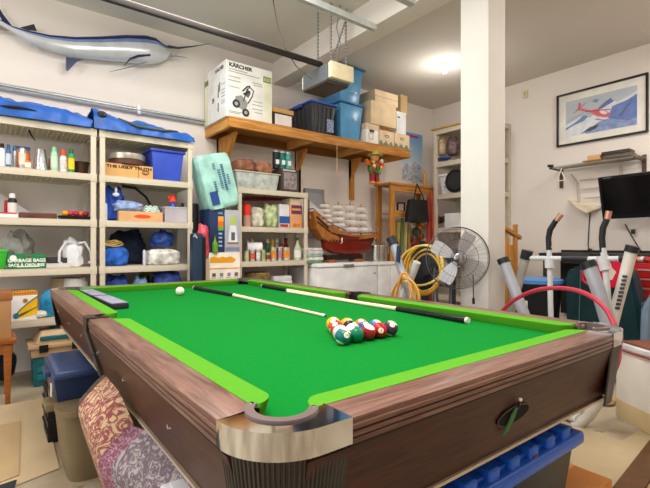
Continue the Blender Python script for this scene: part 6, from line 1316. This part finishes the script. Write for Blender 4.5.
# step ladder behind the fan
t = thing('step_ladder', 'small dark step ladder standing behind the fan', 'ladder', (3.0, 2.3, 0))
for (px, ) in ((435,), (452,)):
    A_ = P(px, 268, D=4.15); b = MB(); b.tube([Vector((A_.x, A_.y, A_.z)), Vector((A_.x+.05, A_.y+.1, 0))], .013, C('6a7078'), 8); part('leg', b, None, t); b = MB(); b.tube([Vector((A_.x, A_.y, A_.z)), Vector((A_.x-.05, A_.y-.12, 0))], .013, C('4a4e54'), 8); part('leg', b, None, t)
A_, B_ = P(435, 286, D=4.12), P(452, 286, D=4.12)
for z in (A_.z+.12, A_.z, A_.z-.2, A_.z-.4, .2): b = MB(); b.box(-.0, (B_-A_).length, -.05, .05, 0, .02, C('3a3e44'), .003, Matrix.Translation((A_.x, A_.y, z)) @ Matrix.Rotation(math.atan2(B_.y-A_.y, B_.x-A_.x), 4, 'Z')); part('step', b, None, t)
# ================================================================ BALLS, CUES, COVER
BR = .0286
bx_, by_ = 1.070, 1.146
ballinfo = {  # (row from the camera, place) : colour, striped, label colour words
 (0, 0): ('17706e', 1, '14', 'teal striped'), (0, 1): ('147a58', 0, '6', 'solid green'), (0, 2): ('9c1f2c', 1, '15', 'maroon striped'), (0, 3): ('b81c2a', 0, '3', 'solid red'), (0, 4): ('4a2f48', 1, '12', 'dark purple striped'),
 (1, 0): ('d8d4cc', 1, '', 'pale striped'), (1, 1): ('e8e4dc', 1, '', 'mostly white'), (1, 2): ('3a4c98', 0, '2', 'solid blue'), (1, 3): ('3868b0', 1, '10', 'blue striped'),
 (2, 0): ('c8342c', 0, '7', 'scarlet'), (2, 1): ('1a1a1c', 0, '8', 'solid black'), (2, 2): ('d87a28', 0, '5', 'solid orange'),
 (3, 0): ('d8483c', 1, '11', 'light red striped'), (3, 1): ('e0a030', 1, '', 'amber striped'), (4, 0): ('eeb020', 0, '1', 'solid yellow')}
ivory = mat('efe6cc', .08, var=.02)
proto_me = {}
def ball(x, y, col, striped, num, label, rot, group='racked pool balls'):
    m = mat(col, .08, var=.03) if col else ivory
    b = MB(); bb = bmesh.new(); bmesh.ops.create_uvsphere(bb, u_segments=32, v_segments=20, radius=BR)
    i_m = b.mi(m); i_w = b.mi(ivory)
    R_ = Matrix.Rotation(rot[0], 4, 'Z') @ Matrix.Rotation(rot[1], 4, 'X')
    for f in bb.faces:
        c_ = f.calc_center_median()
        f.material_index = i_w if (striped and abs(c_.z) > BR*.66) else i_m
        f.smooth = True
    bmesh.ops.transform(bb, matrix=R_, verts=bb.verts)
    me = bpy.data.meshes.new('t'); bb.to_mesh(me); bb.free(); b.bm.from_mesh(me)
    o = link(b, 'pool_ball', None, None, 2.0); o.location = (x, y, CLZ+BR); tag(o, label, 'pool ball', group)
    if num:
        d_ = Vector((rot[2], rot[3], rot[4])).normalized(); q = d_.to_track_quat('Z', 'Y').to_matrix().to_4x4()
        b = MB(); b.lathe((0, 0, BR*.965), [(.001, 0), (.0105, 0), (.0100, .0006), (.006, .0013), (.001, .0014)], ivory, 20, q)
        b2 = part('number_spot', b, ivory, None); b2.parent = o
        b = MB(); b.text(num, .013, (0, 0, 0), (1, 0, 0), (0, 1, 0), C('181818'), 'CENTER', .0001)
        bmesh.ops.transform(b.bm, matrix=(q @ Matrix.Translation((0, -.0045, BR*1.012))), verts=b.bm.verts)
        b3 = part('number', b, None, None); b3.parent = b2
    return o
for (r, j), (col, st, num, nm) in ballinfo.items():
    n = 5-r
    x = bx_+(j-(n-1)/2)*.0574; y = by_+.0497*r
    random.seed(r*7+j)
    # spots face up or towards the near corner
    ang = {(0, 0): (-.25, -1, .35), (0, 3): (-.5, -.8, .15), (4, 0): (-.3, -.5, .8)}.get((r, j), (random.uniform(-.6, .3), random.uniform(-.9, .3), .7))
    ball(x, y, col, st, num, '%s pool ball in the %s' % (nm, ['front row of the rack, %s' % ['at its left end', 'second from its left end', 'in the middle', 'second from its right end', 'at its right end'][j], 'second row of the rack', 'third row of the rack', 'fourth row of the rack', 'rear tip of the rack'][r]), (random.uniform(0, 3), random.uniform(.3, 1.2))+ang)
ball(1.002, 2.915, None, 0, '', 'ivory cue ball alone near the far end of the table', (0, 0, 0, 0, 1), 'pool balls')
def cue(p_butt, p_joint, p_tip, label, buttcol='1b1b20', z=CLZ):
    A = Vector(p_butt+(z+.0150,)); J = Vector(p_joint+(z+.0115,)); T_ = Vector(p_tip+(z+.0070,))
    t = thing('pool_cue', label, 'pool cue', J, 'pool cues on the cloth')
    b = MB(); b.tube([A, J], [.0145, .0115], C(buttcol, rough=.2), 14); part('butt', b, None, t)
    b = MB(); d_ = (J-A).normalized(); b.tube([A-d_*.012, A], [.0135, .0142], C('d8d4cc', rough=.4), 14); part('bumper', b, None, t, 'pale end ring')
    b = MB(); b.tube([J, T_], [.0112, .0064], C('e8d8bc', rough=.25, var=.05), 14); part('shaft', b, None, t)
    b = MB(); d_ = (T_-J).normalized(); b.tube([T_-d_*.022, T_-d_*.0], [.0068, .0066], white, 12); b.tube([T_, T_+d_*.008], [.0064, .005], C('4a5a78'), 12); part('ferrule_tip', b, None, t)
cue((1.212, 3.20), (1.252, 2.62), (1.247, 1.63), 'pool cue with black butt lying behind the rack, tip towards the balls')
cue((1.630, 1.125), (1.655, 1.555), (1.667, 2.62), 'pool cue with butt nearest the right corner along the far cushion')
cue((1.694, 3.02), (1.691, 2.66), (1.687, 1.70), 'pool cue with butt near the far corner pocket along the far cushion')
# grey cover lying in the far left corner
t = thing('cue_case', 'flat grey cue case lying along the left cushion near the far corner', 'case', (.55, 2.9, CLZ))
T = Matrix.Translation((.523, 2.93, CLZ+.001)) @ Matrix.Rotation(.03, 4, 'Z')
b = MB(); b.box(-.045, .045, -.45, .45, .0, .030, C('2c2c34', rough=.6), .008, T); b.box(-.040, .040, -.44, .44, .030, .033, C('8a8a9e', rough=.7, var=.2, scale=20), .001, T); part('case_body', b, None, t)
b = MB(); b.box(-.047, .047, -.02, -.0, .001, .035, C('3c3c46'), .002, T); part('strap', b, None, t)
# ================================================================ LEFT FLOOR
yf = 2.75
t = thing('trash_bin', 'tall grey brown plastic bin under the left side of the pool table', 'bin', (.43, 2.52, 0)); gb = C('7a6a4e', rough=.5, var=.15)
b = MB()
def openbin(b, cx, cy, z0, z1, w0, d0, w1, d1, m, th=.012):
    bb = bmesh.new(); V = []
    for (z, w_, d_) in ((z0, w0, d0), (z1, w1, d1), (z1, w1-2*th, d1-2*th), (z0+th, w0-2*th, d0-2*th)):
        ring_ = []
        for k in range(32):
            a_ = 2*PI*k/32; cx_, sy_ = math.cos(a_), math.sin(a_); e_ = .35
            ring_.append(bb.verts.new((cx+math.copysign(abs(cx_)**e_, cx_)*w_/2, cy+math.copysign(abs(sy_)**e_, sy_)*d_/2, z)))
        V.append(ring_)
    for ra, rb in zip(V, V[1:]):
        for k in range(32): bb.faces.new((ra[k], ra[(k+1) % 32], rb[(k+1) % 32], rb[k]))
    bb.faces.new(V[0][::-1]); bb.faces.new(V[-1]); bmesh.ops.recalc_face_normals(bb, faces=bb.faces); b.merge(bb, m)
openbin(b, .43, 2.52, 0, .335, .30, .44, .36, .52, gb); part('bin_body', b, None, t)
b = MB(); openbin(b, .43, 2.52, .325, .352, .40, .56, .40, .56, gb, .03); part('rim', b, None, t)
for yy in (2.22, 2.82): b = MB(); b.box(.36, .48, yy-.02, yy+.02, .31, .35, gb, .006); part('handle', b, None, t)
b = MB(); b.box(.198, .234, 2.42, 2.56, .315, .35, gb, .006); part('handle', b, None, t)
nv = C('2c3c60', rough=.4, var=.12); t = thing('storage_tote', 'dark navy lidded tote standing on the grey brown bin', 'storage tote', (.40, 2.60, .353))
b = MB(); b.frus(.385, 2.62, .353, .475, .28, .40, .32, .46, nv, .012); part('tote_body', b, None, t)
b = MB(); b.box(.225, .56, 2.365, 2.84, .470, .492, nv, .01); b.frus(.385, 2.62, .490, .508, .30, .44, .27, .41, C('3a4c74', rough=.35), .008); part('lid', b, None, t)
b = MB(); b.box(.203, .233, 2.52, 2.68, .455, .482, nv, .006); part('handle', b, None, t)
b = MB(); b.box(.222, .226, 2.44, 2.47, .38, .44, white); part('sticker', b, None, t)
t = thing('black_crate', 'black plastic crate with papers behind the grey brown bin', 'crate', (.36, 3.05, 0)); bc = C('1d1d1f', rough=.45)
b = MB()
cx0, cx1, cy0, cy1 = .245, .52, 2.85, 3.12
b.box(cx0, cx1, cy0, cy1, 0, .02, bc)
for (x0, x1, y0, y1) in ((cx0, cx0+.01, cy0, cy1), (cx1-.01, cx1, cy0, cy1), (cx0+.01, cx1-.01, cy0, cy0+.01), (cx0+.01, cx1-.01, cy1-.01, cy1)): b.box(x0, x1, y0, y1, .02, .28, bc, .002)
for z in (.06, .13, .20, .265):
    for (x0, x1, y0, y1) in ((cx0-.007, cx0, cy0-.007, cy1+.007), (cx1, cx1+.007, cy0-.007, cy1+.007), (cx0, cx1, cy0-.007, cy0), (cx0, cx1, cy1, cy1+.007)): b.box(x0, x1, y0, y1, z, z+.012, bc, .002)
part('crate_body', b, None, t)
for k in range(5): b = MB(); b.box(.262+.045*k, .298+.045*k, 2.88, 3.09, .022, .295+.015*(k % 3), C(['8a5a48', 'd8b898', 'a87858', 'e0cdb4', '6a4438'][k]), .003); single('folder', b, None, ['rust brown folder at the left in the black crate', 'pale tan folder second in the black crate', 'mid brown folder in the middle of the black crate', 'cream folder fourth in the black crate', 'dark brown folder at the right in the black crate'][k], 'folder')
# tackle box
t = thing('tackle_box', 'teal and tan fishing tackle box on the floor under the shelving', 'tackle box', (.42, 4.2, 0)); tl_ = C('1c6a74', rough=.4); tn = C('cfae86', rough=.45)
X0_, X1_ = .245, .60; Yt = 4.02
b = MB(); b.frus((X0_+X1_)/2, Yt+.15, .0, .23, X1_-X0_-.02, .27, X1_-X0_, .30, tl_, .012); part('lower_body', b, None, t, 'teal drawer body')
for z in (.05, .11, .17): b = MB(); b.box(X0_+.03, X1_-.03, Yt+.0, Yt+.014, z, z+.045, C('22757e', rough=.35), .006); part('drawer', b, None, t)
b = MB(); b.box(X0_-.01, X1_+.01, Yt-.01, Yt+.31, .231, .30, tn, .01); part('middle_tray', b, None, t, 'tan middle band')
b = MB(); b.box(X0_-.03, X1_+.03, Yt-.03, Yt+.32, .30, .33, tn, .008); part('rim', b, None, t)
b = MB(); b.frus((X0_+X1_)/2, Yt+.15, .33, .42, X1_-X0_-.02, .29, X1_-X0_-.12, .2, tn, .015); b.box(X0_+.05, X1_-.02, Yt+.0, Yt+.25, .355, .385, tl_, .008); part('lid', b, None, t)
b = MB(); b.box(X0_+.12, X1_-.08, Yt+.12, Yt+.17, .42, .44, C('144e56'), .006); part('handle', b, None, t)
for x in (X0_+.29, X0_+.07): b = MB(); b.box(x-.03, x+.03, Yt-.04, Yt-.028, .27, .33, blackm, .005); part('latch', b, None, t)
b = MB(); b.blob((.03, 4.28, .17), (.12, .12, .17), C('1a2234', var=.3), .25, 2, 150); single('dark_bag', b, None, 'dark navy bag on the floor under the far left shelving', 'bag', smooth=1.2)
b = MB(); b.blob((1.1, 4.33, .285), (.26, .13, .16), C('20242c', var=.3), .2, 2, 152); single('dark_bag', b, None, 'dark bag on the floor under the second shelving unit', 'bag', smooth=1.2)
# bench with carton
bw = C('84481a', rough=.4, kind='wood', scale=4, col2='a0602c', stretch=(1, 8, 8)); t = thing('wooden_bench', 'small orange brown wooden bench at the left frame edge', 'bench', (-.15, 3.72, 0))
b = MB(); b.box(-.55, .135, 3.70, 4.05, .42, .45, bw, .004); part('seat', b, None, t)
b = MB(); b.box(-.52, .115, 3.72, 3.74, .35, .419, bw); b.box(-.52, .115, 4.01, 4.03, .35, .419, bw); b.box(.095, .115, 3.74, 4.01, .35, .419, bw); b.box(-.52, -.5, 3.74, 4.01, .35, .419, bw); part('apron', b, None, t)
for x in (-.5, .085):
    for y in (3.74, 4.0): b = MB(); b.frus(x, y, 0, .419, .028, .028, .05, .05, bw, .003); part('leg', b, None, t)
b = MB(); b.box(-.4, .105, 3.74, 3.98, .451, .76, C('a87c50', rough=.7, var=.06), .004); t = thing('carton', 'plain tan carton standing on the wooden bench', 'box', (-.15, 3.75, .451)); part('carton_body', b, None, t)
b = MB(); b.box(-.41, .112, 3.735, 3.985, .72, .775, C('9c6238', rough=.6), .004); part('lid', b, None, t, 'brown rim')
# floor sheets
def sheet(name, pts, z, th, m, label, cat): b = MB(); b.prism([(x, y, z) for x, y in pts], (0, 0, th), m); return single(name, b, None, label, cat)
sheet('cardboard_sheet', [(-.9, 2.1), (.262, 2.50), (.285, 3.70), (-.9, 3.74)], .0015, .005, C('c0aa88', rough=.8, var=.1, scale=3), 'large flattened tan cardboard sheet on the floor at left', 'cardboard')
sheet('cardboard_sheet', [(-.9, 2.2), (.10, 2.53), (.14, 3.30), (-.9, 3.28)], .007, .005, C('ae946e', rough=.8, var=.1, scale=3), 'smaller darker cardboard sheet lying on the large one', 'cardboard')
sheet('dark_mat', [(-.6, 1.6), (.06, 2.3), (.09, 2.47), (-.6, 2.35)], .0132, .006, C('2c3034', rough=.8), 'dark mat corner on the floor at the bottom left', 'mat')
# rug draped under the table
ye = 1.75
prof = [P(x, y, Y=ye) for x, y in ((104, 374), (96, 381), (87, 391), (77, 404), (78.5, 418), (84, 436), (91, 456), (102, 488))]
prof = smoothp(prof, 3); last = prof[-1]
prof += [Vector((last.x+.03, ye, .12)), Vector((last.x+.035, ye, .006))]
rug = thing('patterned_rug', 'folded oriental rug with maroon floral border bulging out under the table', 'rug', (.3, 1.4, 0))
def rugband(y0, y1, m, nm, off=0, lab=None, zmin=None):
    b = MB(); n = len(prof)-1
    def f(u, v):
        i = min(int(u*n), n-1); q = u*n-i; p = prof[i].lerp(prof[i+1], q); yy = y0+(y1-y0)*v; k_ = min(1, max(0, (1.50-yy)/.35)); return (p.x-off+.15*k_, yy, p.z-.10*min(1, 5*k_)*(p.z/.64) if zmin is None else max(zmin, p.z-.10*p.z/.64))
    b.grid(f, n*2, 6, m, .012); part(nm, b, None, rug, lab, smooth=1.2)
rugband(1.71, 1.75, mat('3c3028', .9, kind='rug', scale=20, col2='5a463a'), 'edge_binding')
rugband(1.44, 1.71, mat('c8aa88', .95, kind='rug', scale=19, col2='8a4c4c', bump=.2), 'floral_border', lab='tan and maroon floral border')
rugband(1.385, 1.44, mat('a8808c', .95, kind='rug', scale=34, col2='7a4a5c', bump=.2), 'mauve_band')
rugband(1.135, 1.385, mat('aca4a4', .95, kind='rug', scale=24, col2='74646e', bump=.2), 'field', lab='grey purple field')
rugband(.95, 1.13, mat('aca4a4', .95, kind='rug', scale=24, col2='74646e', bump=.2), 'field', zmin=.517)
b = MB(); b.box(.50, .70, 1.28, 1.43, 0, .50, C('7a6850', rough=.8), .005); single('support_carton', b, None, 'brown carton hidden behind the rug under the table', 'box')
# white lidded bin
t = thing('white_tote', 'white plastic tote with rounded lid at the bottom beside the rug', 'storage tote', (.52, 1.0, 0))
b = MB(); b.frus(.56, .88, 0, .475, .26, .30, .32, .34, C('dcdcde', rough=.4), .02); part('tote_body', b, None, t)
b = MB(); b.box(.333, .72, .69, 1.125, .476, .505, C('dedde2', rough=.35), .013, seg=4); b.box(.353, .70, .71, 1.105, .505, .511, C('d4d4da', rough=.35), .003); part('lid', b, None, t)
# ================================================================ UNDER THE SHORT END
lb = C('2560cc', rough=.28, var=.1); bk2 = C('202126', rough=.4)
t = thing('storage_tote', 'large black tote with royal blue ribbed lid under the near end of the table', 'storage tote', (1.2, .9, 0))
x0, x1, y0, y1, z1 = .78, 1.635, .65, 1.17, .472
b = MB(); cx, cy = (x0+x1)/2, (y0+y1)/2; b.frus(cx, cy, 0, z1-.05, x1-x0-.16, y1-y0-.14, x1-x0-.05, y1-y0-.05, bk2, .015)
for k in range(9):
    u = x0+.07+(x1-x0-.14)*k/8; b.prism([(u-.02, y0+.028, z1-.05), (u+.02, y0+.028, z1-.05), (u+.015, y0+.065, .02), (u-.015, y0+.065, .02)], (0, .02, 0), bk2, .003)
for k in range(5):
    u = y0+.09+(y1-y0-.18)*k/4; b.prism([(x1-.028, u-.02, z1-.05), (x1-.028, u+.02, z1-.05), (x1-.075, u+.015, .02), (x1-.075, u-.015, .02)], (-.02, 0, 0), bk2, .003)
part('tote_body', b, None, t)
b = MB(); b.box(x0, x1, y0, y1, z1-.055, z1-.01, lb, .018, seg=4); l = part('lid', b, None, t, 'royal blue lid', smooth=.8)
b = MB(); b.box(x0+.03, x1-.03, y0+.03, y1-.03, z1-.012, z1+.004, lb, .006)
for k in range(7):
    u = x0+.05+(x1-x0-.1)*(k+.2)/7; b.box(u, u+.055, y0+.012, y0+.10, z1-.02, z1+.022, lb, .012, seg=3); b.box(u, u+.055, y1-.10, y1-.012, z1-.02, z1+.022, lb, .012, seg=3)
b.box(x1-.10, x1-.03, y0+.13, y1-.13, z1, z1+.018, lb, .01)
part('lid_ribs', b, None, l)
b = MB()
for k, (u, v) in enumerate(((x1-.035, y0+.035), ((x0+x1)/2+.1, y0+.014))): b = MB(); b.box(u-.010, u+.010, v-.006, v+.006, z1-.012, z1-.004, C('5a4a50')); part('lock_hole', b, None, l)
t = thing('cardboard_box', 'orange brown cardboard box on the floor beside the blue lidded tote', 'box', (1.77, .82, 0))
b = MB(); b.box(1.665, 1.915, .665, .99, 0, .195, C('c07c3c', rough=.75, var=.06), .004); part('carton', b, None, t); b = MB(); b.box(1.665, 1.915, .80, .84, .1955, .1965, C('d89850', rough=.5)); part('tape', b, None, t)
ply = C('ad9a7a', rough=.75, var=.1, scale=2.5)
def zp(*pts): return [tuple(P(x, y, Z=0).to_2d()) for x, y in pts]
sheet('plywood_sheet', zp((560, 445), (575, 428), (622, 442), (652, 424), (675, 446), (612, 500), (590, 500)), .0015, .006, ply, 'light plywood sheet on the floor at the lower right', 'plywood')
sheet('brown_board', zp((650, 443), (672, 446), (640, 500), (606, 500)), .0085, .012, C('5a3c22', rough=.7, var=.2, scale=12), 'dark brown board crossing the lower right corner', 'board')
sheet('strand_board', zp((674, 448), (700, 470), (690, 520), (634, 510)), .0015, .006, mat('b08850', .8, kind='chips', scale=22, col2='e0c48c', bump=.2), 'rough chip board beyond the brown board at the right corner', 'board')
